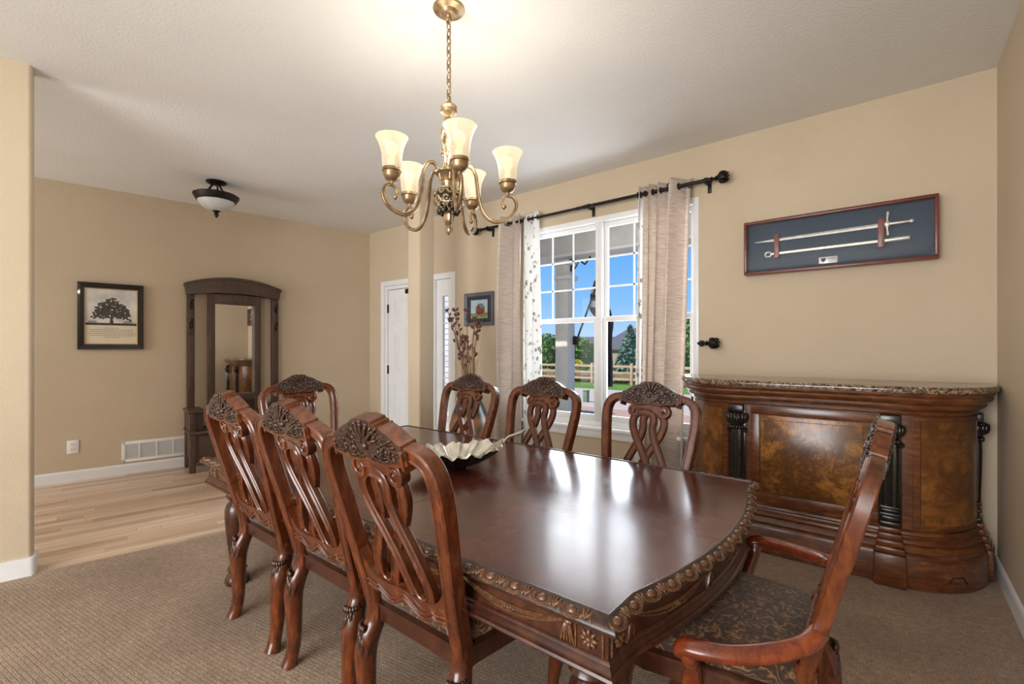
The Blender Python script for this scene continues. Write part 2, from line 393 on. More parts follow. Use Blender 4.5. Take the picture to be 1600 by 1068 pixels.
    def build(s,name,mats,parent=None,ang=38,smooth=True,fix=True,loc=None,rotz=0.):
        me=bpy.data.meshes.new(name); me.from_pydata([tuple(v) for v in s.v],[],s.f); 
        mats=mats if isinstance(mats,(list,tuple)) else [mats]
        for m in mats: me.materials.append(M[m])
        me.polygons.foreach_set('material_index',s.mi)
        if fix:
            bm=bmesh.new(); bm.from_mesh(me); bmesh.ops.recalc_face_normals(bm,faces=bm.faces[:]); bm.to_mesh(me); bm.free()
        if smooth: me.shade_smooth(); me.set_sharp_from_angle(angle=math.radians(ang))
        o=bpy.data.objects.new(name,me); C.objects.link(o)
        if parent: o.parent=parent
        if loc is not None: o.location=loc
        if rotz: o.rotation_euler=(0,0,rotz)
        return o
def tag(o,label=None,cat=None,group=None,kind=None):
    if label: o['label']=label
    if cat: o['category']=cat
    if group: o['group']=group
    if kind: o['kind']=kind
    return o
def thing(name,label,cat,loc=(0,0,0),rotz=0.,group=None):
    o=bpy.data.objects.new(name,None); C.objects.link(o); o.location=loc; o.rotation_euler=(0,0,rotz); o.empty_display_size=.1
    return tag(o,label,cat,group)
def struct(o): o['kind']='structure'; return o
def dup(root,loc,rotz,label,group=None):
    r=root.copy(); C.objects.link(r); r.location=loc; r.rotation_euler=(0,0,rotz); r['label']=label
    if group: r['group']=group
    src=list(root.children)
    for ch in src:
        c=ch.copy(); C.objects.link(c); c.parent=r
        for g in list(ch.children):
            d=g.copy(); C.objects.link(d); d.parent=c
    return r
def rotm(axis,deg): return Mx.Rotation(math.radians(deg),3,axis)
# ------------------------------------------------------------------ camera
FPX=732.; CAMH=1.3
cam=bpy.data.cameras.new('camera'); co=bpy.data.objects.new('camera',cam); C.objects.link(co)
cam.sensor_width=36; cam.lens=36*FPX/1600; cam.shift_y=11/1600; cam.clip_start=.02; cam.clip_end=400
co.location=(0,0,CAMH); co.rotation_euler=(PI/2,0,math.atan(595/FPX)); sc.camera=co
sc.view_settings.view_transform='Standard'; sc.view_settings.look='None'; sc.view_settings.gamma=1; sc.view_settings.use_curve_mapping=False
sc.view_settings.exposure=0.22
H=2.934; YW=3.886; XR=.47
# ------------------------------------------------------------------ room shell
def wall_y(name,x0,x1,y0,y1,z0,z1,holes,mat='wall_paint'):
    """wall standing along X with rectangular holes (hx0,hx1,hz0,hz1)"""
    b=MB(); xs=sorted({x0,x1}|{h[0] for h in holes}|{h[1] for h in holes})
    for a,c in zip(xs,xs[1:]):
        cuts=sorted((h[2],h[3]) for h in holes if h[0]<=a+1e-6 and h[1]>=c-1e-6); z=z0
        for q0,q1 in cuts:
            if q0>z+1e-4: b.box(a,c,y0,y1,z,q0)
            z=q1
        if z<z1-1e-4: b.box(a,c,y0,y1,z,z1)
    return struct(b.build(name,mat,smooth=False))
WX0,WX1,WZ0,WZ1=-3.0,-1.215,.575,2.53
DX0,DX1,DZ1=-5.42,-4.075,2.165
PX,PY=-5.764,3.886
wall_y('wall_front',PX-.3,XR+.15,YW,YW+.15,0,H,[(WX0,WX1,WZ0,WZ1),(DX0,DX1,0,DZ1)])
wall_y('wall_back',-7.3,XR+.15,-3.35,-3.2,0,H,[(-2.7,.25,.25,2.5)])  # the opening is invented, to go with the rear fill light
b=MB(); b.box(XR,XR+.15,-3.2,YW,0,H); struct(b.build('wall_right','wall_paint',smooth=False))
# far wall: local x = out of the wall, local y = along it
ux,uy=-.1671353,-.9859340; nx,ny=.9859340,-.1671353
FROT=math.atan2(-nx,ny)+PI/2   # direction of the wall normal seen as local +x
FROT=math.atan2(ny,nx)
def far(t,n,z): return V((PX+ux*t+nx*n,PY+uy*t+ny*n,z))
b=MB(); b.box(-.15,0,-7.25,.02,0,H); o=b.build('wall_left','wall_paint',smooth=False,loc=(PX,PY,0),rotz=FROT); struct(o)
# stub wall between hall and dining room
SROT=math.atan2(.33,-1.)
b=MB()
pr=[(0,0)]
def rr_poly(x0,x1,y0,y1,r,n=5):
    out=[]
    for cx,cy,a in ((x1-r,y1-r,0),(x0+r,y1-r,PI/2),(x0+r,y0+r,PI),(x1-r,y0+r,1.5*PI)):
        for k in range(n+1): out.append((cx+r*math.cos(a+PI/2*k/n),cy+r*math.sin(a+PI/2*k/n)))
    return out
sa=math.radians(-9.6)
def stubpt(u,v,z): # u out of the room-side face, v along towards the free end
    return V((-3.85+u*math.cos(sa)-v*math.sin(sa),.35+u*math.sin(sa)+v*math.cos(sa),z))
poly=rr_poly(-.15,0,-3.6,0,.02)
b.prism(poly,0,H,lambda u,v,d:stubpt(u,v,d)); struct(b.build('wall_hall_side','wall_paint',ang=50))
b=MB(); b.prism(rr_poly(-.165,.015,-3.6,.015,.025),0,.105,lambda u,v,d:stubpt(u,v,d)); struct(b.build('baseboard_hall_side','white_trim',ang=50))
# column
b=MB(); b.prism(rr_poly(-3.86,-3.675,3.05,3.25,.02),0,H,lambda u,v,d:V((u,v,d))); struct(b.build('column','wall_paint',ang=50))
# ceiling, floors
b=MB(); b.box(-7.3,XR+.15,-3.35,YW+.15,H,H+.1); struct(b.build('ceiling','ceiling_paint',smooth=False))
edge=[(-4.25,-3.3),(-3.86,.385),(-3.69,1.25),(-3.62,2.2),(-3.62,YW)]
b=MB(); b.prism([(XR,-3.3),(XR,YW)]+[(x,y) for x,y in reversed(edge)],-.06,0.,lambda u,v,d:V((u,v,d))); struct(b.build('floor_carpet','carpet_loops',smooth=False))
b=MB(); b.prism(edge+[(-5.72,YW),(-7.05,-3.3)],-.06,-.004,lambda u,v,d:V((u,v,d))); struct(b.build('floor','oak_planks',smooth=False))
b=MB(); b.box(-7.4,XR+.2,-3.4,YW+.2,-.2,-.061); struct(b.build('floor_base','concrete',smooth=False))
# baseboards
BBP=[(0,0),(.014,0),(.014,.088),(.009,.1),(0,.105)]
def baseboard(name,p0,p1,n):
    b=MB(); p0=V(p0);p1=V(p1);n=V(n)
    vs=[p+n*a+V((0,0,z)) for p in (p0,p1) for a,z in BBP]; m=len(BBP)
    b.add(vs,[tuple(range(m)),tuple(range(m,2*m))]+[(k,(k+1)%m,m+(k+1)%m,m+k) for k in range(m)])
    struct(b.build(name,'white_trim',smooth=False))
baseboard('baseboard_right',(XR,-3.2,0),(XR,YW,0),(-1,0,0))
baseboard('baseboard_front',(DX1+.07,YW,0),(XR-.015,YW,0),(0,-1,0))
baseboard('baseboard_entry',(PX+.012,YW,0),(DX0-.06,YW,0),(0,-1,0))
baseboard('baseboard_left',far(0.02,0,-.004),far(7.2,0,-.004),(nx,ny,0))
# ------------------------------------------------------------------ window_1 (double hung pair)
w=bpy.data.objects.new('window_1',None); C.objects.link(w); struct(w)
b=MB(); y0,y1=YW-.004,YW+.10
b.box(WX0,WX0+.045,y0,y1,WZ0+.004,WZ1,.004); b.box(WX1-.045,WX1,y0,y1,WZ0+.004,WZ1,.004); b.box(WX0+.045,WX1-.045,y0,y1,WZ1-.05,WZ1,.004); b.box(WX0+.045,WX1-.045,y0+.002,y1,WZ0+.004,WZ0+.05,.004)
b.box(-2.150,-2.085,y0-.004,y1-.002,WZ0+.05,WZ1-.05,.004); b.box(-2.126,-2.110,y0-.012,y0-.003,WZ0+.05,WZ1-.05,.003)
b.build('window_frame','white_frame',w)
b=MB(); b.box(WX0-.06,WX1+.005,YW-.055,YW+.09,WZ0-.028,WZ0+.004,.008); b.box(WX0-.03,WX1,YW-.02,YW-.001,WZ0-.10,WZ0-.028,.005)
b.build('sill','white_frame',w)
for (a,c) in ((WX0+.045,-2.150),(-2.085,WX1-.045)):
    for up in (0,1):
        z0,z1=(WZ0+.05,1.60) if not up else (1.56,WZ1-.05); yy=YW+.02 if not up else YW+.05
        b=MB(); b.box(a,a+.033,yy,yy+.03,z0,z1,.004); b.box(c-.033,c,yy,yy+.03,z0,z1,.004); b.box(a+.033,c-.033,yy+.001,yy+.029,z0,z0+(.06 if not up else .045),.003); b.box(a+.033,c-.033,yy+.001,yy+.029,z1-.045,z1,.003)
        s=b.build('sash','white_frame',w)
        g=MB(); g.box(a+.03,c-.03,yy+.013,yy+.017,z0+.03,z1-.03); g.build('pane','pane_glass',s,smooth=False)
        if up:
            m=MB()
            for k in (1,2):
                x=a+.04+(c-a-.08)*k/3; m.box(x-.008,x+.008,yy+.006,yy+.012,z0+.03,z1-.03)
                z=z0+.045+(z1-z0-.09)*k/3; m.box(a+.03,c-.03,yy+.006,yy+.012,z-.008,z+.008)
            m.build('muntin','white_frame',s)
# ------------------------------------------------------------------ entry door, sidelight
d=bpy.data.objects.new('door_1',None); C.objects.link(d); struct(d)
b=MB(); dx0,dx1,dz1=-5.368,-4.455,2.10; yd=YW+.03
b.box(dx0,dx1,yd+.01,yd+.045,.01,dz1)
stiles=[(dx0,dx0+.13),((dx0+dx1)/2-.055,(dx0+dx1)/2+.055),(dx1-.13,dx1)]; rails=[(.01,.25),(.82,.97),(1.50,1.62),(1.96,dz1)]
for a,c in stiles: b.box(a,c,yd,yd+.012,.01,dz1,.003)
for a,c in rails:
    for e,f in ((stiles[0][1],stiles[1][0]),(stiles[1][1],stiles[2][0])): b.box(e,f,yd,yd+.012,a,c)
for (a,c) in ((stiles[0][1],stiles[1][0]),(stiles[1][1],stiles[2][0])):
    for (e,f) in ((.25,.82),(.97,1.50),(1.62,1.96)): b.box(a+.035,c-.035,yd+.003,yd+.012,e+.035,f-.035,.006)
b.build('door_leaf','white_trim',d)
for z in (.28,1.02,1.85):
    b=MB(); b.box(dx0-.014,dx0+.012,yd-.008,yd+.006,z-.055,z+.055,.003); b.lathe([(.007,-.06),(.007,.06)],8,(dx0-.004,yd-.010,z)); b.build('hinge','iron_bronze',d)
b=MB(); b.lathe([(.0,0),(.012,.002),(.03,.03),(.032,.045),(.02,.06),(0,.064)],14,(dx1-.07,yd-.001,1.0),rotm('X',90)); b.build('door_knob','iron_bronze',d)
b=MB(); b.box(-4.985,-4.93,yd-.02,yd-.001,2.03,2.09,.004); b.build('door_sensor','iron_bronze',d)
b=MB(); yt=YW-.018
b.box(DX0-.06,DX0+.012,yt,YW+.10,0,DZ1+.055,.006); b.box(DX1-.012,DX1+.06,yt,YW+.10,0,DZ1+.055,.006); b.box(DX0+.012,DX1-.012,yt,YW+.10,DZ1-.014,DZ1+.055,.004)
b.box(dx1+.008,-4.376,yt+.004,YW+.10,0,DZ1-.015,.004); b.box(DX0+.0125,dx0-.006,YW+.01,YW+.1,0,DZ1-.015,.003); b.box(dx0-.005,dx1+.007,YW+.012,YW+.1,dz1+.006,DZ1-.0145,.003)
struct(b.build('trim_1','white_trim'))
s=bpy.data.objects.new('window_2',None); C.objects.link(s); struct(s)
b=MB(); b.box(-4.375,-4.27,YW+.02,YW+.06,0,2.149,.004); b.box(-4.165,-4.087,YW+.02,YW+.06,0,2.149,.004); b.box(-4.27,-4.165,YW+.021,YW+.06,1.95,2.149); b.box(-4.27,-4.165,YW+.021,YW+.06,0,.28)
b.build('window_frame','white_frame',s)
b=MB(); b.box(-4.275,-4.16,YW+.036,YW+.042,.27,1.96); b.build('pane','pane_glass',s,smooth=False)
b=MB()
for k in range(1,5): z=.28+1.67*k/5; b.box(-4.272,-4.163,YW+.028,YW+.036,z-.006,z+.006)
b.build('muntin','white_frame',s)
# unseen window added in the rear wall to go with the fill light
s=bpy.data.objects.new('added_rear_window',None); C.objects.link(s); struct(s); b=MB()
for x in (-2.7,-1.255,.19): b.box(x,x+.06,-3.32,-3.22,.25,2.5,.004)
b.box(-2.64,.19,-3.32,-3.22,.25,.31); b.box(-2.64,.19,-3.32,-3.22,2.44,2.5); b.build('window_frame','white_frame',s)
# ------------------------------------------------------------------ outdoors
GZ=-.4
b=MB(); b.box(-60,50,14.0,90,GZ-.2,GZ); o=b.build('ground_lawn','lawn_grass',smooth=False); tag(o,kind='structure')
b=MB(); b.box(-60,50,4.06,14.0,GZ-.25,GZ-.01); o=b.build('ground_gravel','gravel',smooth=False); tag(o,kind='structure')
b=MB(); b.box(-60,50,12.2,17.6,GZ-.15,GZ+.012); o=b.build('ground_sidewalk','concrete',smooth=False); tag(o,kind='structure')
b=MB(); b.box(-7.4,1.5,4.05,5.95,GZ,-.06); o=b.build('ground_porch_slab','concrete',smooth=False); tag(o,kind='structure')
b=MB(); b.box(-4.6,-2.2,8.6,10.2,GZ-.1,GZ+.05); o=b.build('ground_grass_patch','lawn_grass',smooth=False); tag(o,kind='structure')
# porch column and beam
t=thing('porch_column','square grey porch column standing outside the dining window','column',(-3.60,5.62,-.06))
b=MB(); b.box(-.10,.10,-.10,.10,0,2.62,.008); b.build('shaft','porch_paint',t)
for z in (2.33,2.53): b=MB(); b.box(-.135,.135,-.135,.135,z,z+.06,.012); b.build('band','porch_white',t)
b=MB(); b.box(-.16,.16,-.16,.16,0,.2,.012); b.build('base','porch_white',t)
b=MB(); b.box(-7.4,1.5,5.45,5.8,2.60,3.1); b.box(-7.4,1.5,YW+.152,5.8,3.1,3.16); o=b.build('porch_beam','porch_paint',smooth=False); tag(o,'grey porch beam and roof over the dining window','porch roof')
b=MB(); b.box(-7.4,1.5,5.42,5.83,2.565,2.60); b.build('fascia_strip','porch_white',o,smooth=False)
# plant hook on the porch column
b=MB(); b.tube(smooth_path([(0,0,-.02),(.05,0,.03),(.12,0,.05),(.18,0,.02),(.22,0,-.01),(.26,0,.03),(.30,0,.06),(.29,0,.09)],5),.011,8); b.tube([(0,0,-.09),(0,0,.08)],.012,8); b.tube(smooth_path([(0,0,-.07),(.06,0,-.05),(.10,0,.0),(.12,0,.05)],5),.008,8)
o=b.build('plant_hook','iron_bronze',loc=(-3.487,5.60,2.47)); tag(o,'black scrolled plant hook on the porch column','hook')
# flag on a slanted pole
t=thing('flag','dark striped flag drooping from a slanted pole outside the window','flag',(-3.46,5.70,1.42))
b=MB(); b.tube([(0,0,0),(.33,.22,1.10)],.014,8); b.ell((.33,.22,1.10),.022); b.build('flag_pole','dark_pewter',t)
b=MB(); b.box(-.04,.02,-.04,.03,-.06,.06,.008); b.build('pole_bracket','iron_bronze',t)
def pw(tab,v):
    for (a,p),(c,q) in zip(tab,tab[1:]):
        if v<=c: return p+(q-p)*(v-a)/(c-a)
    return tab[-1][1]
def flagfn(lo,hi,th):
    def fn(u,v,w):
        # u across, v down the hanging cloth
        v=lo+(hi-lo)*v
        xl=pw([(0,-.02),(.22,-.16),(.36,-.18),(.48,-.02),(.6,.06),(1,.15)],v); xr=pw([(0,.03),(.22,.12),(.45,.225),(.62,.19),(.8,.20),(1,.18)],v)
        return V((.27+xl+(xr-xl)*u,.18+.04*math.sin(15*u+4*v)*(.3+v)+w,1.04-1.68*v-.10*(1-v)*u))
    return fn
cols=['flag_navy','flag_white','flag_dark','flag_white','flag_navy','flag_white','flag_dark','flag_red']
for i,c in enumerate(cols):
    b=MB(); b.grid(flagfn(.055*i,.055*(i+1),0),20,3,.006); b.build('stripe',c,t)
b=MB(); b.grid(flagfn(.44,1.0,0),20,14,.006); b.build('lower_drape','flag_dark',t)
# split rail fence
yf=20.6
t=thing('rail_fence','pale three-rail wooden fence across the lawn','fence',(-20,yf,GZ))
for k in range(13): b=MB(); x=k*2.1; b.box(x-.07,x+.07,-.07,.07,0,1.02,.02); b.build('post','fence_wood',t)
for z in (.25,.55,.86):
    for k in range(12): b=MB(); x=k*2.1; b.box(x+.05,x+2.05,-.045,.045,z-.06,z+.06,.02); b.build('rail','fence_wood',t)
def crown(b,c,r,n,leaf,seed,shape='round'):
    """leafy crown: a lumpy core carrying many small leaf blades"""
    rd=random.Random(seed); c=V(c)
    for k in range(10):
        a=rd.random()*2*PI; q=rd.random(); 
        if shape=='cone':
            f=k/9; b.ell(c+V((math.cos(a)*r[0]*.1,math.sin(a)*r[1]*.1,r[2]*(2*f-1)*.9)),(r[0]*(1-f)*.8+.04,r[1]*(1-f)*.8+.04,r[2]*.16),None,8,5)
        else:
            b.ell(c+V((math.cos(a)*r[0]*.45*q,math.sin(a)*r[1]*.45*q,(rd.random()-.5)*r[2]*.9)),(r[0]*.55,r[1]*.55,r[2]*.5),None,8,5)
    for k in range(n):
        a=rd.random()*2*PI; f=rd.random()
        if shape=='cone':
            rad=(1-f)*(.75+.3*rd.random()+.12*math.sin(f*40)); p=c+V((math.cos(a)*r[0]*rad,math.sin(a)*r[1]*rad,r[2]*(2*f-1)))
        else:
            ph=math.acos(2*f-1); k2=.8+.3*rd.random(); p=c+V((r[0]*math.sin(ph)*math.cos(a)*k2,r[1]*math.sin(ph)*math.sin(a)*k2,r[2]*math.cos(ph)*k2))
        R=Mx.Rotation(rd.random()*6.28,3,V((rd.random()-.5,rd.random()-.5,rd.random()-.5)).normalized()); l=leaf*(.6+.8*rd.random())
        b.add([p+R@V(q) for q in ((-l,0,0),(0,-l*.45,0),(l,0,l*.2),(0,l*.45,l*.1))],[(0,1,2,3)])
def tree(name,label,cat,loc,r,cz,mat,n,leaf,seed,shape='round',trunk=True,group=None):
    t=thing(name,label,cat,loc,0,group); b=MB(); crown(b,(0,0,cz),r,n,leaf,seed,shape); b.build('crown',mat,t,fix=False)
    if trunk:
        b=MB(); b.lathe([(.12,-.02),(.09,cz*.5),(.06,cz)],8); b.build('trunk','bark',t)
tree('deciduous_tree','round green tree behind the fence seen through left window','tree',(-15.0,25.0,GZ),(.95,.95,.95),1.38,'foliage_green',1500,.16,1)
tree('flowering_shrub','yellow shrub in front of the fence below green tree','shrub',(-14.1,23.2,GZ),(.5,.5,.48),.58,'foliage_yellow',900,.1,2)
tree('spruce_tree','grey green spruce tree behind the fence in right window','tree',(-12.1,26.0,GZ),(1.15,1.15,1.5),1.5,'foliage_spruce',2200,.17,3,'cone')
tree('conifer_tree','dark green conifer behind the fence at right curtain edge','tree',(-12.5,28.6,GZ),(.95,.95,1.5),1.55,'foliage_dark',1800,.16,4,'cone')
tree('conifer_tree','leafy tree seen right of the right curtain panel','tree',(-7.95,24.6,GZ),(1.1,1.1,1.55),1.65,'foliage_green',1500,.17,5)
tree('olive_shrub','tall dull green bush left of porch column','shrub',(-17.7,25.5,GZ),(1.0,1.0,1.3),1.3,'foliage_green',1500,.15,6)
b=MB(); rd=random.Random(3)
for k in range(260):
    x=-24+rd.random()*27; y=21.3+rd.random()*1.0; b.ell((x,y,GZ+.18),(.35+.4*rd.random(),.35,.22+.25*rd.random()),None,6,4)
o=b.build('dry_brush','brush'); tag(o,'dry brown brush growing behind the fence','brush',kind='stuff')
def house(label,loc,w,dp,hh,rh,rot,mat='house_siding'):
    t=thing('house',label,'house',loc,rot)
    b=MB(); b.box(-w/2,w/2,-dp/2,dp/2,0,hh); b.prism([(-dp/2,hh),(dp/2,hh),(0,hh+rh*.96)],-w/2,w/2,lambda u,v,d:V((d,u,v))); b.build('wall',mat,t,smooth=False)
    b=MB(); o=.4
    for s in (-1,1): b.add([(-w/2-o,s*(dp/2+o),hh-.2),(w/2+o,s*(dp/2+o),hh-.2),(w/2+o,0,hh+rh),(-w/2-o,0,hh+rh),(-w/2-o,s*(dp/2+o),hh-.05),(w/2+o,s*(dp/2+o),hh-.05),(w/2+o,0,hh+rh+.15),(-w/2-o,0,hh+rh+.15)],[(0,1,2,3),(4,5,6,7),(0,1,5,4),(1,2,6,5),(0,3,7,4)])
    b.build('roof','roof_shingle',t,smooth=False)
    b=MB()
    for e in (-1,1):
        for s in (-1,1):
            x=e*(w/2+o+.02); b.add([(x,s*(dp/2+o),hh-.32),(x,0,hh+rh-.12),(x,0,hh+rh+.1),(x,s*(dp/2+o),hh-.1),(x+.05*e,s*(dp/2+o),hh-.32),(x+.05*e,0,hh+rh-.12),(x+.05*e,0,hh+rh+.1),(x+.05*e,s*(dp/2+o),hh-.1)],[(0,1,2,3),(4,5,6,7),(0,1,5,4),(2,3,7,6)])
    b.build('gable_trim','porch_white',t,smooth=False)
house('grey roofed house behind the spruce tree',(-20.3,50,GZ-.2),8,9,2.0,2.2,math.radians(-25))
house('brown house behind the round green tree',(-30.5,52,GZ-.3),7,8,2.0,1.4,math.radians(30))
b=MB(); rd=random.Random(5); pts=[(x,-2+ (3.2+1.6*math.sin(x*.021+1)+.8*math.sin(x*.07))) for x in range(-260,121,10)]
b.slab([(x,z) for x,z in pts],[(x,-3) for x,z in pts],170,185,lambda u,v,d:V((u,d,v))); o=b.build('distant_hills','hills_blue'); tag(o,kind='structure')
t=thing('utility_box','green utility box standing beyond the sidewalk','box',(-7.6,13.1,GZ+.01)); b=MB(); b.box(-.08,.08,-.08,.08,0,.34,.02); b.build('cabinet','utility_green',t); b=MB(); b.box(-.09,.09,-.09,.09,.34,.38,.015); b.build('lid','utility_green',t)
b=MB(); b.box(-10.6,-7.9,8.3,8.6,GZ-.2,2.8); o=b.build('stone_pier','ledge_stone',smooth=False); tag(o,'pale stacked stone wall outside the entry sidelight','wall')
# ------------------------------------------------------------------ dining chairs
LEAN=.26; CN=V((0,.968,.252))
def yb(z): return -.195-LEAN*(z-.45)
def Bp(x,z,d=0.): return V((x,yb(z),z))+CN*d
def lerp_list(L):
    def f(t):
        q=t*(len(L)-1); i=min(int(q),len(L)-2); k=q-i; a,c=L[i],L[i+1]
        if isinstance(a,tuple): return tuple(p+(r-p)*k for p,r in zip(a,c))
        return a+(c-a)*k
    return f
def scroll(cx,cz,r,turns,a0,dirn,n=22,r1=.12):
    out=[]
    for i in range(n+1):
        t=i/n; a=a0+dirn*turns*2*PI*t; rr=r*(1-(1-r1)*t); out.append((cx+rr*math.cos(a),cz+rr*math.sin(a)))
    return out
def loft(b,loops,cap0=True,cap1=True):
    n=len(loops[0]); vs=[p for l in loops for p in l]; fs=[]
    for i in range(len(loops)-1):
        for k in range(n): k2=(k+1)%n; fs.append((i*n+k,i*n+k2,(i+1)*n+k2,(i+1)*n+k))
    if cap0: fs.append(tuple(range(n-1,-1,-1)))
    if cap1: fs.append(tuple((len(loops)-1)*n+k for k in range(n)))
    b.add(vs,fs)
def inplane(ang): # local z of an ellipsoid turned inside the back plane
    t=V((0,-LEAN,1)).normalized(); x=V((1,0,0)); u=(t*math.cos(ang)+x*math.sin(ang)); w=u.cross(CN).normalized()
    return Mx((w,CN,u)).transposed()
def carving(kd=1.):
    b=MB()
    for f in (-1,1):
        d=f*.026*kd
        b.ell(Bp(0,1.035,d),(.013,.012,.013),inplane(0),8,6)
        for k in range(7):
            a=math.radians(-72+24*k); L=.021+.012*math.cos(a)
            b.ell(Bp(math.sin(a)*(L+.010),1.040+math.cos(a)*(L+.010),d),(.0078,.011,L*.80),inplane(a),6,5)
            b.ell(Bp(math.sin(a)*(L*1.75+.012),1.040+math.cos(a)*(L*1.75+.008),d),(.008,.010,.007),inplane(a),6,4)
        for s in (-1,1):
            # scrolls flanking the shell and leaves running out to the shoulders
            for (cx,cz,r,tr,a0,dr,th) in ((.060,1.025,.021,1.35,1.9,-1,.0062),(.098,1.030,.017,1.3,2.2,-1,.0056),(.084,1.062,.016,1.2,3.4,-1,.005),(.128,1.026,.013,1.2,2.0,-1,.005)):
                P=[Bp(s*x,z,d) for x,z in scroll(cx,cz,r,tr,a0,dr,18)]; b.tube(P,th,6,scale=lerp_list([.7,1.1,1.,.8,.7]))
                b.ell(Bp(s*cx,cz,d),(th*1.3,.009,th*1.3),inplane(0),6,4)
            for (x,z,a,l) in ((.04,1.082,.5,.018),(.058,1.083,.9,.02),(.07,1.044,1.2,.022),(.105,1.058,1.25,.024),(.118,1.046,1.5,.022),(.138,1.038,1.7,.022),(.150,1.026,1.75,.018),(.112,1.012,1.9,.02),(.05,1.004,1.9,.018),(.08,1.002,1.5,.02),(.026,1.006,1.2,.014)):
                b.ell(Bp(s*x,z,d),(.0065,.0095,l),inplane(s*a),6,5)
        rd=random.Random(9)
        for q in range(46):
            x=-.15+.3*rd.random(); zt=1.10-.055*(abs(x)/.15)**1.5; z=1.006+(zt-1.012)*rd.random()
            if abs(x)<.034 and z>1.02: continue
            b.ell(Bp(x,z,d),(.0042,.0085,.009+.007*rd.random()),inplane(math.copysign(.4+1.3*rd.random(),x)),6,4)
    return b
def post_path(s):
    pts=[(.204,.40),(.206,.46),(.211,.53),(.219,.62),(.229,.70),(.241,.79),(.251,.87),(.2545,.93),(.250,.972),(.236,1.001),(.213,1.018),(.187,1.026),(.158,1.031)]
    return smooth_path([Bp(s*x,z) for x,z in pts],4)
def leg_rear(s):
    b=MB(); P=smooth_path([(s*.203,-.212,.525),(s*.202,-.196,.45),(s*.203,-.198,.395),(s*.213,-.216,.345),(s*.217,-.228,.285),(s*.209,-.230,.19),(s*.204,-.232,.10),(s*.205,-.242,.04),(s*.210,-.254,.0)],5)
    sc=lerp_list([.95,1.12,1.15,1.32,1.30,1.10,.95,.92,1.1]); b.sweep(P,rect_prof(.050,.052,.5),(0,1,.1),scale=sc)
    return b
def leg_front(s,w=1.):
    b=MB(); P=smooth_path([(s*.226*w,.228,.45),(s*.231*w,.238,.39),(s*.238*w,.256,.33),(s*.234*w,.252,.25),(s*.222*w,.236,.14),(s*.222*w,.236,.06),(s*.232*w,.254,.02),(s*.236*w,.262,0)],5)
    b.sweep(P,rect_prof(.05,.05,.5),(0,1,.1),scale=lerp_list([1.,1.15,1.4,1.1,.75,.62,.9,1.15])); return b
def knee(x,y,s,front=False):
    """acanthus leaf lying over the outer corner of the knee"""
    b=MB(); f=1 if front else -1
    for k in range(7):
        t=(k-3)/3; a=math.pi/4+t*1.05   # from straight out (x) round to straight back / forward (y)
        ox,oy=math.cos(a)*s,math.sin(a)*f
        b.ell((x+ox*.029,y+oy*.029,.330-.016*abs(t)),(.0085,.0085,.046-.010*abs(t)),rotm('Y',s*6),6,8)
        b.ell((x+ox*.027,y+oy*.027,.378),(.009,.009,.013),None,6,5)
    return b
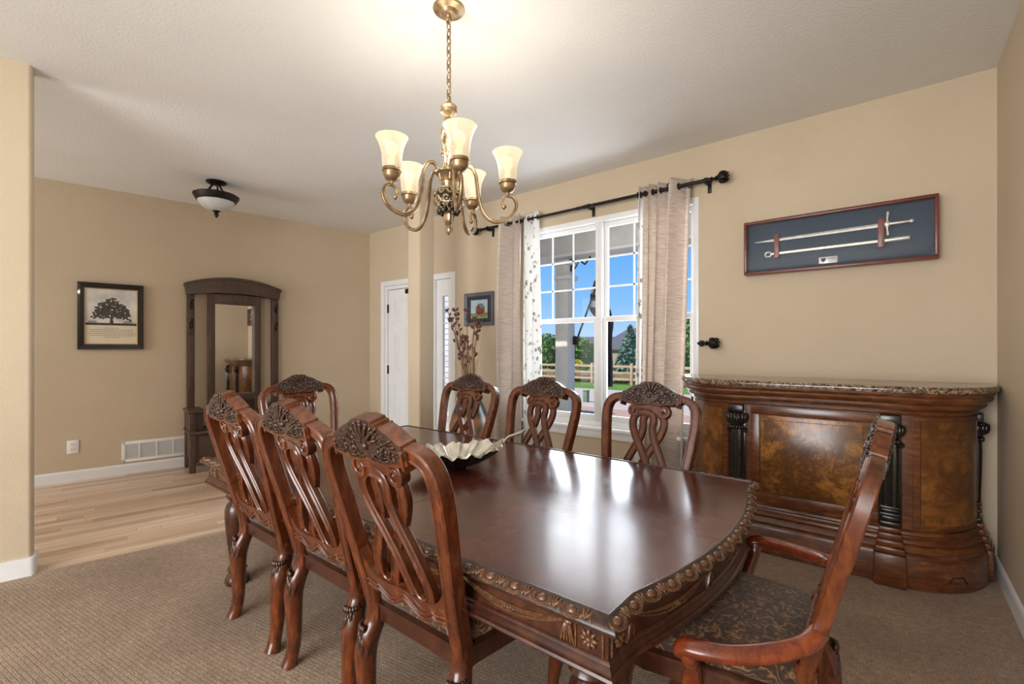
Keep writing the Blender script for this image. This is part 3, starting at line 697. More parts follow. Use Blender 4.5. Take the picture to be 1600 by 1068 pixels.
def chair_mesh(root,arm=False):
    w=1.12 if arm else 1.; kd=.66 if arm else 1.
    b=MB()
    half=[(0,1.112),(.026,1.1115),(.046,1.109),(.048,1.103),(.060,1.1015),(.062,1.094),(.085,1.0895),(.108,1.080),(.130,1.067),(.146,1.057),(.160,1.054),(.162,1.045),(.178,1.043)]
    top=[(-x,z) for x,z in reversed(half[1:])]+half
    def low(x): x=abs(x); return .990-.006*math.sin(min(1,x/.12)*PI)+.014*max(0,(x-.13)/.05)
    bot=[(x,low(x)) for x,z in top]
    mid=[(x,z+.014) for x,z in bot]; b.slab(mid,bot,-.0275*kd,.0275*kd,lambda u,v,d:Bp(u,v,d)); b.slab(top,mid,-.0265*kd,.0265*kd,lambda u,v,d:Bp(u,v,d),1)
    for d in (-.028*kd,.028*kd): b.tube([Bp(x,low(x)+.006,d) for x in [-.165+.33*k/16 for k in range(17)]],.006,6)
    for s in (-1,1):  # shoulder lips
        b.box(-.001,.001,-.001,.001,1.0,1.001) if False else None
        b.sweep([Bp(s*.155,1.012),Bp(s*.166,1.012)],rect_prof(.064,.066*kd,.3),CN)
    cr=b.build('crest_rail',['cherry','carved_wood'],root,ang=30)
    cv=carving(kd).build('crest_carving','carved_wood',cr,ang=60); cv['label']='dark carved shell and leaf ornament'
    for s in (-1,1):
        b=MB(); b.sweep(post_path(s),rect_prof(.045,.052*kd,.22,.0035),CN,scale=lerp_list([1.05,1.,.98,1.,1.,.95,.86])); b.build('back_post','cherry',root,ang=40)
    # splat
    b=MB()
    blk=[(-.066,.996),(-.03,.998),(.03,.998),(.066,.996)]; bl=[(-.066,.955),(-.03,.944),(.03,.944),(.066,.955)]
    b.slab(blk,bl,-.013,.013,lambda u,v,d:Bp(u,v,d))
    for s in (-1,1):
        P=[Bp(s*x,z) for x,z in [(.03,.985),(.058,.987)]+scroll(.083,.953,.035,1.5,1.75,-1,28,.18)]
        b.sweep(smooth_path(P,2),rect_prof(.015,.034,.3),CN,scale=lerp_list([.6,1.,1.1,1.,.8,.7])); 
        b.ell(Bp(s*.083,.953),(.012,.020,.012),inplane(0),10,6)
        b.lathe([(.029,-.010),(.029,.010)],18,Bp(s*.083,.953),Mx((V((1,0,0)),V((0,-.252,.968)),-CN)).transposed())
    ring=[(-.032,.905),(-.028,.865),(-.044,.805),(-.078,.735),(-.110,.665),(-.126,.612),(-.120,.574),(-.092,.558),(-.060,.570),(-.038,.615),(-.008,.690),(.032,.765),(.066,.822),(.086,.875),(.082,.920),(.050,.946),(.006,.948),(-.022,.934)]
    b.build('splat_capital','cherry',root,ang=40)
    for s in (-1,1):
        b=MB(); P=smooth_path([Bp(s*x,z,s*.0045) for x,z in ring],4,True); b.sweep(P,rect_prof(.038,.026,.25,.005),CN,closed=True); b.build('splat_loop','cherry',root,ang=40)
    # lower cross rail with serpentine edge
    b=MB(); xs=[-.205+.41*k/32 for k in range(33)]
    def tz(x): x=abs(x); return .576+.004*math.cos(x*40)+.085*max(0,(x-.125)/.08)**2.2
    def bz(x): x=abs(x); return .528-.014*math.sin(min(1.,x/.17)*PI*1.0)+.012*math.cos(x*PI/.07)*(x<.14)
    b.slab([(x,tz(x)) for x in xs],[(x,bz(x)) for x in xs],-.017,.017,lambda u,v,d:Bp(u,v,d))
    for d in (-.018,.018): b.tube([Bp(x,bz(x)+.008,d) for x in xs],.006,6); b.tube([Bp(x,bz(x)+.024,d) for x in xs],.004,6)
    b.build('lower_back_rail','cherry',root,ang=40)
    # seat
    def seatpoly(g=0.,r=.05):
        fw,rw,y0,y1=.262*w+g,.222+(w-1)*.2+g,-.205-g,.268+g
        P=[(-rw,y0),(rw,y0),(fw,y1-.10),(fw-.012,y1-.03)]+[(fw*(.78-.26*k),y1+.012*math.sin((k+1)*.8)) for k in range(7)]+[(-fw+.012,y1-.03),(-fw,y1-.10)]
        return P
    b=MB(); lo=[]
    for g,z in ((-.012,.395),(0,.402),(0,.448),(.006,.452),(.006,.46),(-.006,.466),(-.03,.466)): lo.append([V((x,y,z)) for x,y in seatpoly(g)])
    loft(b,lo); b.build('seat_frame','dark_cherry',root,ang=40)
    b=MB(); lo=[]
    for k,z in ((.965,.462),(.985,.478),(.975,.497),(.93,.513),(.8,.524),(.55,.531),(.25,.534)): lo.append([V((x*k,.03+(y-.03)*k,z)) for x,y in seatpoly(-.004)])
    loft(b,lo,False,True); b.build('seat_cushion','paisley_fabric',root,ang=80)
    for s in (-1,1):
        l=leg_rear(s).build('leg','cherry',root,ang=45); knee(s*.208,-.222,s).build('knee_carving','carved_wood',l,ang=60)
        l=leg_front(s,w).build('leg','cherry',root,ang=45); knee(s*.222*w,.244,s,True).build('knee_carving','carved_wood',l,ang=60)
    if arm:
        for s in (-1,1):
            b=MB(); P=smooth_path([(s*.226,yb(.62),.625),(s*.280,-.215,.612),(s*.335,-.155,.598),(s*.378,-.085,.588),(s*.398,-.015,.582),(s*.396,.025,.574),(s*.390,.036,.552)],6)
            b.sweep(P,[(.0255*math.cos(q*PI/7),.019*math.sin(q*PI/7)) for q in range(14)],(0,0,1) if False else (lambda t:(0,0,1) if t<.8 else (.0,.6,.8)),scale=lerp_list([.9,1.,1.1,1.05,1.1,1.05,.75]))
            a=b.build('arm','cherry_red',root,ang=75)
            b=MB(); P=smooth_path([(s*.392,.016,.575),(s*.376,.016,.535),(s*.325,.025,.49),(s*.292,.035,.45),(s*.274,.04,.41)],5); b.sweep(P,rect_prof(.04,.045,.4),(0,1,0),scale=lerp_list([1.,.8,.75,.95,1.2]))
            b.build('arm_support','cherry_red',root,ang=45)
proto=thing('dining_chair','','dining chair',(0,0,0),0,'carved dining chairs round the table')
chair_mesh(proto)
CG='carved dining chairs round the table'
spots=[(-1.150,1.135,0,'carved cherry chair nearest the camera, in the row on the left of the table'),
 (-1.712,1.165,0,'carved chair in the middle of the left row, between its two neighbours'),
 (-2.275,1.165,0,'carved chair farthest from the camera in the left row, in front of the hall tree'),
 (-1.045,2.165,PI,'carved chair on the window side beside the bar, in front of the right curtain'),
 (-1.765,2.165,PI,'carved chair in the middle of the window side, in front of the window sill'),
 (-2.43,2.165,PI,'carved chair on the window side in front of the painted vase'),
 (-2.94,1.63,-PI/2,'carved chair at the far end of the table, below the hall mirror')]
for i,(x,y,r,l) in enumerate(spots):
    if i==0: proto.location=(x,y,0); proto.rotation_euler=(0,0,r); proto['label']=l
    else: dup(proto,(x,y,0),r,l)
ac=thing('armchair','carved cherry armchair at the near end of the table, seen edge on','dining chair',(-.380,1.55,0),PI/2+math.radians(1.0)); chair_mesh(ac,True)

# ------------------------------------------------------------------ dining table
TX0,TX1,TY0,TY1,TZ=-2.944,-.498,.957,2.325,.70
tcx=(TX0+TX1)/2; tcy=(TY0+TY1)/2; thw=(TY1-TY0)/2
def bulge(s):
    s=abs(s); return 0. if s>=.82 else .083*(1-(s/.82)**2)
def outline(off=0.,n=46,r=.012):
    """table outline, counter-clockwise, offset outwards"""
    P=[]
    ys=[-1+2*k/n for k in range(n+1)]
    near=[(TX1+bulge(s),tcy+s*thw) for s in ys]; farr=[(TX0-bulge(s),tcy+s*thw) for s in reversed(ys)]
    m=40
    back=[(TX1+(TX0-TX1)*k/m,TY1) for k in range(1,m)]; front=[(TX0+(TX1-TX0)*k/m,TY0) for k in range(1,m)]
    base=near+back+farr+front; N=len(base); out=[]
    for i,p in enumerate(base):
        a=V(base[i-1]); c=V(base[(i+1)%N]); p=V(p)
        t1=(p-a).normalized(); t2=(c-p).normalized(); n1=V((t1.y,-t1.x)); n2=V((t2.y,-t2.x)); bis=(n1+n2); 
        k=bis.length_squared; o=bis*(2/max(k,.6))/1.
        out.append(p+o*off*(1. if k>.6 else 1.))
    return out
table=thing('dining_table','long dark cherry dining table with a carved egg and leaf edge','table',(tcx,tcy,0))
T0=V((tcx,tcy,0))
def L(p,z): return V((p[0]-tcx,p[1]-tcy,z))
ol=outline(.001)
S1,S2=-1.447,-1.995
def clip(P,x,keep):
    out=[]
    for i,p in enumerate(P):
        q=P[(i+1)%len(P)]; a=keep*(p.x-x); c=keep*(q.x-x)
        if a>=0: out.append(p)
        if a*c<0: t=a/(a-c); out.append(p+(q-p)*t)
    return out
g=.0012
for nm,P in (('tabletop_half',clip(ol,S1+g,1)),('tabletop_half',clip(ol,S2-g,-1)),('tabletop_leaf',clip(clip(ol,S1-g,-1),S2+g,1))):
    b=MB(); b.prism(P,TZ-.028,TZ,lambda u,v,d:L((u,v),d)) if False else b.prism([(p.x,p.y) for p in P],TZ-.028,TZ,lambda u,v,d:L((u,v),d)); b.build(nm,'table_veneer',table,smooth=False)
def offloft(b,prof):
    loft(b,[[L(p,z) for p in outline(o)] for o,z in prof],False,False)
b=MB(); offloft(b,[(-.02,.668),(.001,.672),(.001,.7035),(.005,.7045),(.009,.702),(.014,.699),(.026,.694),(.034,.685),(.036,.677),(.032,.671),(.022,.666),(-.02,.664)]); b.cur=1
# arc-length walk for the ornaments
op=outline(0.); cum=[0.]
for i in range(len(op)): cum.append(cum[-1]+(op[(i+1)%len(op)]-op[i]).length)
PER=cum[-1]
def at(s,off,z):
    s%=PER; i=0
    lo,hi=0,len(op)
    while hi-lo>1:
        mid=(lo+hi)//2
        if cum[mid]<=s: lo=mid
        else: hi=mid
    i=lo; a=op[i]; c=op[(i+1)%len(op)]; t=(s-cum[i])/max(1e-9,cum[i+1]-cum[i]); p=a+(c-a)*t; d=(c-a).normalized(); n=V((d.y,-d.x))
    p=p+n*off; R=Mx((V((d.x,d.y,0)),V((n.x,n.y,0)),V((0,0,1)))).transposed()
    return L(p,z),R
NE=int(round(PER/.084)); pit=PER/NE
Nn=47
for k in range(NE):
    s=k*pit
    p,R=at(s,.0215,.6925); R2=R@rotm('X',-32)
    b.ell(p,(.0165,.0115,.0095),R2,10,6)
    for rr in (.022,.0285):
        b.tube([p+R2@V((rr*math.cos(a),rr*.64*math.sin(a)+.001,.0025)) for a in [-.55+(PI+1.1)*q/13 for q in range(14)]],.0027,5)
    for dx,dl,an in ((-.007,.014,-28),(.007,.014,28),(0,.016,0)):
        p,R=at(s+pit*.5+dx,.021,.694); b.ell(p,(.0048,dl,.0085),R@rotm('X',-32)@rotm('Z',an),6,5)
    for dx in (-.011,.011):
        p,R=at(s+pit*.5+dx,.026,.690); b.ell(p,(.0035,.010,.005),R@rotm('X',-32)@rotm('Z',-dx*2600),6,4)
b.build('carved_edge',['carved_wood','edge_carving'],table,ang=50)
b=MB(); offloft(b,[(-.04,.672),(.012,.672),(.012,.664),(.002,.660),(.000,.598),(.006,.595),(.009,.590),(.005,.586),(.010,.582),(.015,.577),(.013,.571),(.019,.568),(.022,.562),(.018,.556),(.008,.553),(-.04,.553),(-.04,.672)])
ap=b.build('apron','dark_cherry',table,ang=35)
# swags, tassels and corner rosettes on the apron
sides=[]; iN=46; 
cs=[cum[0],cum[46],cum[46+40],cum[46+40+46]]; cs.append(PER)
# sides: near end (cs0..cs1), back, far end, front
b=MB()
for si in range(4):
    s0,s1=cs[si],cs[si+1]; m=.105; Ln=s1-s0-2*m; nsw=3 if si%2==0 else 6; wd=Ln/nsw
    for k in range(nsw):
        a=s0+m+k*wd
        for j,(dep,th) in enumerate(((.034,.0045),(.027,.0036),(.041,.0036))):
            P=[]
            for q in range(13):
                t=q/12; P.append(at(a+wd*(.04+.92*t),.002,.654-dep*4*t*(1-t)*1.0-.002*j)[0])
            b.tube(P,th,5)
        for e in range(5): # gathered leaves at the middle of the swag
            p,R=at(a+wd*.5+(e-2)*.008,.003,.617); b.ell(p,(.0035,.006,.010),R@rotm('Y',(e-2)*22),6,4)
    for k in range(nsw+1):
        a=s0+m+k*wd
        for e in range(5):
            p,R=at(a+(e-2)*.0066,.003,.628-.003*abs(e-2)); b.ell(p,(.0045,.008,.028),R@rotm('Y',(e-2)*-7),6,5)
        p,R=at(a,.004,.651); b.ell(p,(.016,.009,.008),R,8,5)
    for a in (s0+.048,s1-.048):
        for ee in (-.036,.036):
            p,R=at(a+ee,.002,.629); b.sweep([p+V((0,0,-.030)),p+V((0,0,.030))],rect_prof(.004,.006,.2),R@V((0,1,0)))
        for q in range(8):
            an=q*PI/4; p,R=at(a+.015*math.cos(an),.003,.629+.015*math.sin(an)); b.ell(p,(.0105,.007,.0058),R@rotm('Y',-math.degrees(an)),6,4)
        p,R=at(a,.004,.629); b.ell(p,(.0075,.008,.0075),R,8,5)
b.build('swag_carving','edge_carving',ap,ang=60)
LEGP=[(.0,0),(.056,.0),(.062,.012),(.06,.035),(.046,.055),(.040,.062),(.044,.072),(.052,.082),(.044,.094),(.036,.104),(.038,.13),(.046,.20),(.056,.29),(.062,.36),(.062,.41),(.054,.44),(.04,.455),(.038,.465),(.05,.475),(.058,.486),(.052,.498),(.045,.506),(.056,.516),(.066,.53),(.066,.545),(.056,.56),(.05,.60)]
for x in (-1,1):
    for y in (-1,1):
        b=MB(); b.lathe(LEGP,28,(0,0,0)); 
        for q in range(10):
            a=2*PI*q/10; b.ell((.052*math.cos(a),.052*math.sin(a),.38),(.011,.011,.05),None,6,6)
        o=b.build('leg','dark_cherry',table,ang=40); o.location=(x*(TX1-TX0-.21)/2,y*(thw-.105),0)

# ------------------------------------------------------------------ silver leaf bowl
bowl=thing('leaf_bowl','ruffled silver leaf bowl with a curled stem handle on the table','bowl',(-1.715,1.665,TZ),math.radians(60))
def rim(a):
    # elongated leaf outline with ruffles; local +x = stem end
    c,s=math.cos(a),math.sin(a); r=1/math.sqrt((c/.245)**2+(s/.165)**2)
    ruff=.030*math.sin(9*a+.6)+.022*math.sin(17*a+1.)+.012*math.sin(31*a)
    return r*(1+ruff), .080+.006*math.sin(9*a+1.9)+.006*math.sin(17*a+.4)+.003*math.sin(31*a+1)+.022*max(0,c)**3+.006*max(0,-c)**2
def bowlfn(u,v,w):
    a=2*PI*u; R,Hh=rim(a); k=.12+.88*v
    f=k**1.0; z=Hh*(k**2.0)+.004*math.sin(14*a+1)*(k**3)*v
    z=z*(1.)+.003
    p=V((R*f*math.cos(a),R*f*math.sin(a),z))
    if w: p+=V((-math.cos(a)*.006*k,-math.sin(a)*.006*k,.008))
    return p
b=MB()
b.grid(lambda u,v,w:bowlfn(u,v,0),132,14,0,True); 
o1=b.build('outer_shell','dark_pewter',bowl,ang=80,fix=True)
b=MB(); b.grid(lambda u,v,w:bowlfn(u,v,1)+V((0,0,.001)),132,14,0,True)
vs=[bowlfn(k/132,0,1) for k in range(132)]; b.add(vs,[tuple(range(132))])
b.grid(lambda u,v,w:bowlfn(u,1,0)*(1-v)+(bowlfn(u,1,1)+V((0,0,.001)))*v,132,1,0,True)
b.build('inner_leaf','silver_bowl',bowl,ang=80)
b=MB(); b.lathe([(0,0),(.05,0),(.055,.004),(.045,.012),(0,.013)],24); b.build('foot','dark_pewter',bowl)
b=MB(); b.tube(smooth_path([(.215,0,.092),(.245,.0,.104),(.262,-.002,.122),(.280,-.003,.137),(.315,-.006,.147),(.345,-.008,.155),(.37,-.006,.168)],5),.0085,8,scale=lerp_list([1.3,1.,.8,.85,1.,1.2,.7])); b.build('stem_handle','silver_bowl',bowl)

# ------------------------------------------------------------------ bar
bar=thing('home_bar','dark burl home bar with a granite top beside the right wall','bar cabinet',(-.385,YW-.004,0))
def barpath(off=0.,n=14):
    sx,ex,ey=.42,.335+off,.50+off; el=.392+off; P=[(-(sx+el),-.02),( -(sx+el),-.08)]
    for k in range(n+1):
        a=PI/2*k/n; P.append((-(sx+el*math.cos(a)),-.08-(ey-.08)*math.sin(a)))
    P+= [(-.28,-ey),(-.14,-ey),(0,-ey),(.14,-ey),(.28,-ey)]
    for k in range(n+1):
        a=PI/2*(1-k/n); P.append((sx+ex*math.cos(a),-.08-(ey-.08)*math.sin(a)))
    P+=[(sx+ex,-.02)]
    return P
def barloft(b,prof,close=True):
    loops=[]
    for o,z in prof:
        P=barpath(o); loops.append([V((x,y,z)) for x,y in P])
    n=len(loops[0]); vs=[p for l in loops for p in l]; fs=[]
    for i in range(len(loops)-1):
        for k in range(n-1): fs.append((i*n+k,i*n+k+1,(i+1)*n+k+1,(i+1)*n+k))
    fs.append(tuple(i*n for i in range(len(loops)))); fs.append(tuple(i*n+n-1 for i in reversed(range(len(loops)))))
    b.add(vs,fs)
b=MB(); barloft(b,[(-.05,.02),(0,.02),(0,1.06),(-.05,1.06)]); b.build('body','bar_wood',bar,ang=40)
b=MB(); loft(b,[[V((x,y,z)) for x,y in barpath(o)] for o,z in ((.084,1.060),(.093,1.063),(.098,1.072),(.097,1.082),(.092,1.087),(.094,1.090),(.088,1.097),(.07,1.099))]); o=b.build('granite_top','granite',bar,ang=35); o['label']='polished brown granite slab'
b=MB(); barloft(b,[(-.01,.935),(.010,.935),(.016,.945),(.011,.955),(.024,.960),(.044,.972),(.050,.984),(.045,.996),(.056,1.0),(.070,1.012),(.075,1.025),(.070,1.036),(.078,1.042),(.083,1.052),(.080,1.0605),(-.01,1.0605)]); b.build('cornice','bar_wood',bar,ang=30)
b=MB(); barloft(b,[(-.01,.305),(.006,.303),(.018,.294),(.020,.282),(.008,.272),(.012,.262),(.028,.250),(.032,.238),(.024,.224),(.038,.212),(.047,.196),(.044,.180),(.052,.172),(.056,.155),(.056,.004),(-.01,.004)]); b.build('plinth','bar_wood',bar,ang=30)
def arcstrip(b,o0,o1,z0,z1,a0,a1,side,n=16):
    def pt(o,k): 
        a=a0+(a1-a0)*k/n; ex,ey=(.335 if side>0 else .392)+o,.50+o; return (side*(.42+ex*math.cos(a)),-.08-(ey-.08)*math.sin(a))
    vs=[];fs=[]
    for k in range(n+1):
        for o in (o0,o1):
            x,y=pt(o,k)
            for z in (z0,z1): vs.append((x,y,z))
    for k in range(n):
        a=4*k;c=a+4; fs+=[(a,a+1,c+1,c),(a+2,c+2,c+3,a+3),(a+1,a+3,c+3,c+1),(a,c,c+2,a+2)]
    fs+=[(0,2,3,1),(4*n,4*n+1,4*n+3,4*n+2)]; b.add(vs,fs)
yf=-.50
b=MB()
b.box(-.34,.34,yf-.010,yf+.004,.315,.375,.004); b.box(-.34,.34,yf-.010,yf+.004,.875,.932,.004); b.box(-.34,-.285,yf-.010,yf+.004,.37,.88,.004); b.box(.285,.34,yf-.010,yf+.004,.37,.88,.004)
b.build('panel_frame','bar_wood',bar)
b=MB(); b.box(-.283,.283,yf-.005,yf+.004,.377,.873,.003); b.box(-.255,.255,yf-.009,yf+.003,.402,.848,.004); o=b.build('burl_panel','burl',bar); o['label']='mottled amber and brown burl panel'
for s in (-1,1):
    b=MB(); A0,A1=.16,1.42
    arcstrip(b,-.004,.006,.335,.905,A0+.1,A1-.1,s); o=b.build('burl_panel','burl_side',bar,ang=40)
    b=MB(); arcstrip(b,-.004,.009,.310,.338,A0,A1,s); arcstrip(b,-.004,.009,.902,.93,A0,A1,s); arcstrip(b,-.004,.009,.338,.902,A0,A0+.09,s,4); arcstrip(b,-.004,.009,.338,.902,A1-.09,A1,s,4); b.build('panel_frame','bar_wood',bar,ang=40)
def pilaster(ang,x,y,parent):
    MT=Mx.Translation((x,y,0))@Mx.Rotation(ang,4,'Z')
    b=MB(); b.M=MT
    b.box(-.052,.052,-.012,.03,.31,.935,.003); b.box(-.046,.046,-.06,.02,.885,.934,.006)
    # fluted shaft, base rings, stepped foot
    b.lathe([(.031,.43),(.033,.50),(.036,.62),(.037,.72),(.035,.775)],40,(0,-.012,0),None,8,.13)
    for z0,z1,wd,dp in ((.412,.43,.046,.054),(.392,.412,.038,.044),(.372,.392,.046,.054),(.345,.372,.038,.044),(.315,.345,.046,.056)): b.box(-wd,wd,-dp,.02,z0,z1,.007)
    p=b.build('pilaster','bar_black',parent,ang=40)
    b=MB(); b.M=MT
    for z0,z1,wd,dp in ((.285,.316,.050,.060),(.25,.285,.054,.068),(.215,.25,.060,.082),(.18,.215,.066,.092),(.004,.18,.072,.102)): b.box(-wd,wd,-dp,.02,z0,z1,.010)
    b.build('foot','bar_wood',p,ang=40)
    b=MB(); b.M=MT
    b.lathe([(.030,.772),(.040,.786),(.034,.794),(.040,.802),(.056,.82),(.062,.842),(.058,.862),(.044,.876),(.034,.884),(.038,.892)],24,(0,-.016,0))
    for k in range(9):
        a=-PI+PI*k/8; 
        b.ell((.058*math.cos(a),-.016+.058*math.sin(a),.846),(.012,.012,.030),rotm('Z',math.degrees(a))@rotm('Y',8),6,6)
        b.ell((.048*math.cos(a),-.016+.048*math.sin(a),.872),(.010,.010,.010),None,6,4)
        b.ell((.042*math.cos(a+.17),-.016+.042*math.sin(a+.17),.786),(.008,.008,.014),None,6,4)
    for s in (-1,1):
        b.tube([V((s*(.040+.0),-.02,.765))+V((s*xx,0,zz)) for xx,zz in scroll(.006,.0,.016,1.3,1.6,-1,14)],.006,6)
    b.build('capital','bar_black',p,ang=60)
pilaster(0,-.42,yf,bar); pilaster(0,.372,yf,bar); pilaster(math.radians(82),.728,-.11,bar); pilaster(math.radians(-82),-.785,-.11,bar)
b=MB(); b.M=Mx.Identity(4)
def arcp(o,a,z): ex,ey=.335+o,.50+o; return V((.42+ex*math.cos(a),-.08-(ey-.08)*math.sin(a),z))
b.tube([arcp(.058,1.05,.05),arcp(.058,1.0,.085),arcp(.058,.86,.085),arcp(.058,.80,.05)],.004,6); b.build('plinth_notch','bar_black',bar)
# ------------------------------------------------------------------ curtain rod, curtains, holdback
RY,RZ=YW-.10,2.612
def finial(b,c,R):
    b.lathe([(.0,-.01),(.016,-.01),(.02,0),(.012,.008),(.010,.02),(.016,.026),(.022,.03),(.014,.036),(.02,.046),(.034,.058),(.038,.075),(.036,.10),(.026,.115),(.0,.118)],16,c,R)
    for k in range(6):
        a=PI*k/3; P=[V(c)+R@V((r*math.cos(a+tw),r*math.sin(a+tw),z)) for r,z,tw in ((.024,.048,0),(.040,.062,.2),(.043,.082,.45),(.040,.102,.7),(.026,.118,.9))]; b.tube(P,.0055,6)
rod=thing('curtain_rod','dark bronze curtain rod with caged finials above the window','curtain rod',(0,RY,RZ))
b=MB(); b.tube([(-3.52,0,0),(-2.15,0,0)],.0135,12); b.tube([(-2.30,0,0),(-1.09,0,0)],.016,12); b.lathe([(.019,-.02),(.019,.02)],12,(-2.2,0,0),rotm('Y',90)); b.build('rod','iron_bronze',rod)
for x,s in ((-1.085,1),(-3.525,-1)):
    b=MB(); finial(b,(x,0,0),rotm('Y',90*s)); b.build('finial','iron_bronze',rod,ang=60)
for x in (-3.42,-2.17,-1.13):
    b=MB(); b.box(x-.012,x+.012,.03,.099,-.012,.004,.003); b.lathe([(.022,-.012),(.022,.012)],12,(x,0,0),rotm('Y',90)); b.box(x-.014,x+.014,.088,.0985,-.075,.02,.003); b.box(x-.009,x+.009,-.008,.05,-.026,-.012,.002); b.build('bracket','iron_bronze',rod)
hb=thing('curtain_holdback','dark bronze holdback knob on the wall above the bar end','holdback',(-1.16,YW,1.345))
b=MB(); b.lathe([(.026,-.001),(.026,-.010),(.010,-.014),(.010,-.075),(.012,-.085)],14,(-.03,0,0),rotm('X',-90)); 
b.tube([(-.035,-.08,0),(.01,-.08,0)],.011,10); b.build('arm','iron_bronze',hb)
b=MB(); finial(b,(0,-.08,0),rotm('Y',90)); b.build('finial','iron_bronze',hb,ang=60)
def curtain(name,label,mat,x0t,x1t,x0b,x1b,folds,amp,ph,seed,zb=.02,pinch=None,group=None,wts=None):
    rd=random.Random(seed); ztop=RZ+.065
    t=thing(name,label,'curtain',(0,RY,0),0,group)
    ws=wts or [.7+.6*rd.random() for _ in range(folds+1)]
    tot=sum(ws); acc=[0]
    for w in ws: acc.append(acc[-1]+w/tot)
    def warp(u):
        for i in range(len(ws)):
            if u<=acc[i+1]+1e-9: return (i+(u-acc[i])/(acc[i+1]-acc[i]))/len(ws)
        return 1.
    def fn(u,v,w):
        z=ztop+(zb-ztop)*v
        k=v**.8
        x0=x0t+(x0b-x0t)*k; x1=x1t+(x1b-x1t)*k
        if pinch: 
            q=math.exp(-((z-pinch[0])/.55)**2); x0+=pinch[1]*q; x1+=pinch[2]*q
        uu=warp(u); a=2*PI*folds*uu*.5+ph+.30*math.sin(2.2*v+seed)
        y=amp*math.sin(a)*(.8+.35*math.sin(2.2*v+u*3+seed))+.012*math.sin(9*u+5*v+seed)
        x=x0+(x1-x0)*u+.012*math.sin(2*a)*(.5+v)
        y=max(-.085,min(.078,y))
        return V((x,y+w,z))
    b=MB(); b.grid(fn,max(40,folds*14),56,.004); b.build('panel',mat,t,ang=180,fix=False)
    for i in range(folds):
        # grommet where the cloth crosses the rod
        best=min((abs(fn(q/400,.065/2.66,0).y),q/400) for q in range(int(400*i/folds)+4,int(400*(i+1)/folds)-4))[1]
        p=fn(best,.065/2.66,0); b=MB(); b.tube([p+V((.010*math.sin(a)*.6,.022*math.sin(a),.024*math.cos(a))) for a in [2*PI*q/14 for q in range(14)]],.0045,6,True); b.build('grommet','iron_bronze',t)
    return t
CU='curtains on the rod'
curtain('curtain','cream slub curtain panel at the left side of the window','slub_curtain',-3.25,-2.945,-3.36,-2.93,5,.08,2.2,1.3,group=CU,wts=[1.7,1.5,.8,.7,.6,.6])
curtain('curtain','white leaf print curtain panel between left cream panel and the glass','leaf_print',-2.93,-2.735,-2.95,-2.735,4,.035,1.1,2.1,group=CU)
curtain('curtain','cream slub curtain panel hanging at the right of the window','slub_curtain',-1.632,-1.250,-1.668,-1.318,7,.085,.2,4.2,group=CU,wts=[.7,.6,.7,.6,.8,1.0,1.6,1.7])
curtain('curtain','narrow white leaf print strip along left edge of right curtain','leaf_print',-1.692,-1.655,-1.722,-1.685,2,.02,.9,5.1,group=CU)

# ------------------------------------------------------------------ sword display case
cx0,cx1,cz0,cz1=-.864,.217,1.849,2.24
case=thing('display_case','navy lined wooden display case hung on the wall above the bar','display case',((cx0+cx1)/2,YW-.003,(cz0+cz1)/2))
w2,h2=(cx1-cx0)/2,(cz1-cz0)/2; dp=.075
b=MB(); fw=.020
b.box(-w2,w2,-dp,0,h2-fw,h2,.004); b.box(-w2,w2,-dp,0,-h2,-h2+fw,.004); b.box(-w2,-w2+fw,-dp,0,-h2+fw,h2-fw,.004); b.box(w2-fw,w2,-dp,0,-h2+fw,h2-fw,.004); b.build('frame','case_wood',case)
b=MB(); b.box(-w2+.015,w2-.015,-.018,-.001,-h2+.015,h2-.015); o=b.build('lining','case_velvet',case,smooth=False); o['label']='navy felt backing'
b=MB(); b.box(-w2+.015,w2-.015,-.070,-.067,-h2+.015,h2-.015); b.build('glass_door','picture_glass',case,smooth=False)
b=MB()
for x,z0,z1 in ((-.330,-.085,.085),(.265,-.09,.095)): 
    bb=MB(); bb.box(x-.017,x+.017,-.048,-.018,z0,z1,.005); bb.build('holder','bracket_wood',case)
pl=MB(); pl.box(-.075,.032,-.0215,-.0178,-h2+.04,-h2+.085,.001); plo=pl.build('plaque','plaque_metal',case)
e=MB(); yq=-.0218
e.prism([(-.062,-h2+.077),(-.034,-h2+.077),(-.036,-h2+.06),(-.048,-h2+.047),(-.060,-h2+.06)],yq-.0006,yq,lambda u,v,d:V((u,d,v)))
for k in range(4): e.box(-.022,.024-(.012 if k==3 else 0),yq-.0005,yq,-h2+.072-.008*k,-h2+.0745-.008*k)
e.build('engraving','ink',plo,smooth=False)
cyw=YW-.003; ccx=(cx0+cx1)/2; ccz=(cz0+cz1)/2
def swordpath(x0,z0,x1,z1,n=10): return [V((x0+(x1-x0)*k/n,0,z0+(z1-z0)*k/n)) for k in range(n+1)]
sw=thing('sword','bright steel sword with cross guard, the upper blade in the case','sword',(ccx,cyw-.036,ccz))
b=MB(); b.sweep(swordpath(-.475,.045,.285,.055,14),[(-.0013,-.0115),(.0013,0),(-.0013,.0115),(-.004,0)] if False else [(0,-.012),(.004,0),(0,.012),(-.004,0)],(0,0,1),scale=lerp_list([.1,.62,.8,.85,.9,.95,1,1,1,1]))
b.build('blade','steel',sw,ang=20)
b=MB(); b.tube(smooth_path([(.300,0,-.008),(.296,0,.02),(.295,0,.055),(.296,0,.09),(.300,0,.125)],4),.007,8,scale=lerp_list([1.3,.8,1.4,.8,1.3])); b.ell((.300,0,-.010),.010); b.ell((.300,0,.127),.010); b.ell((.296,-.002,.055),(.02,.009,.02)); b.build('cross_guard','steel',sw)
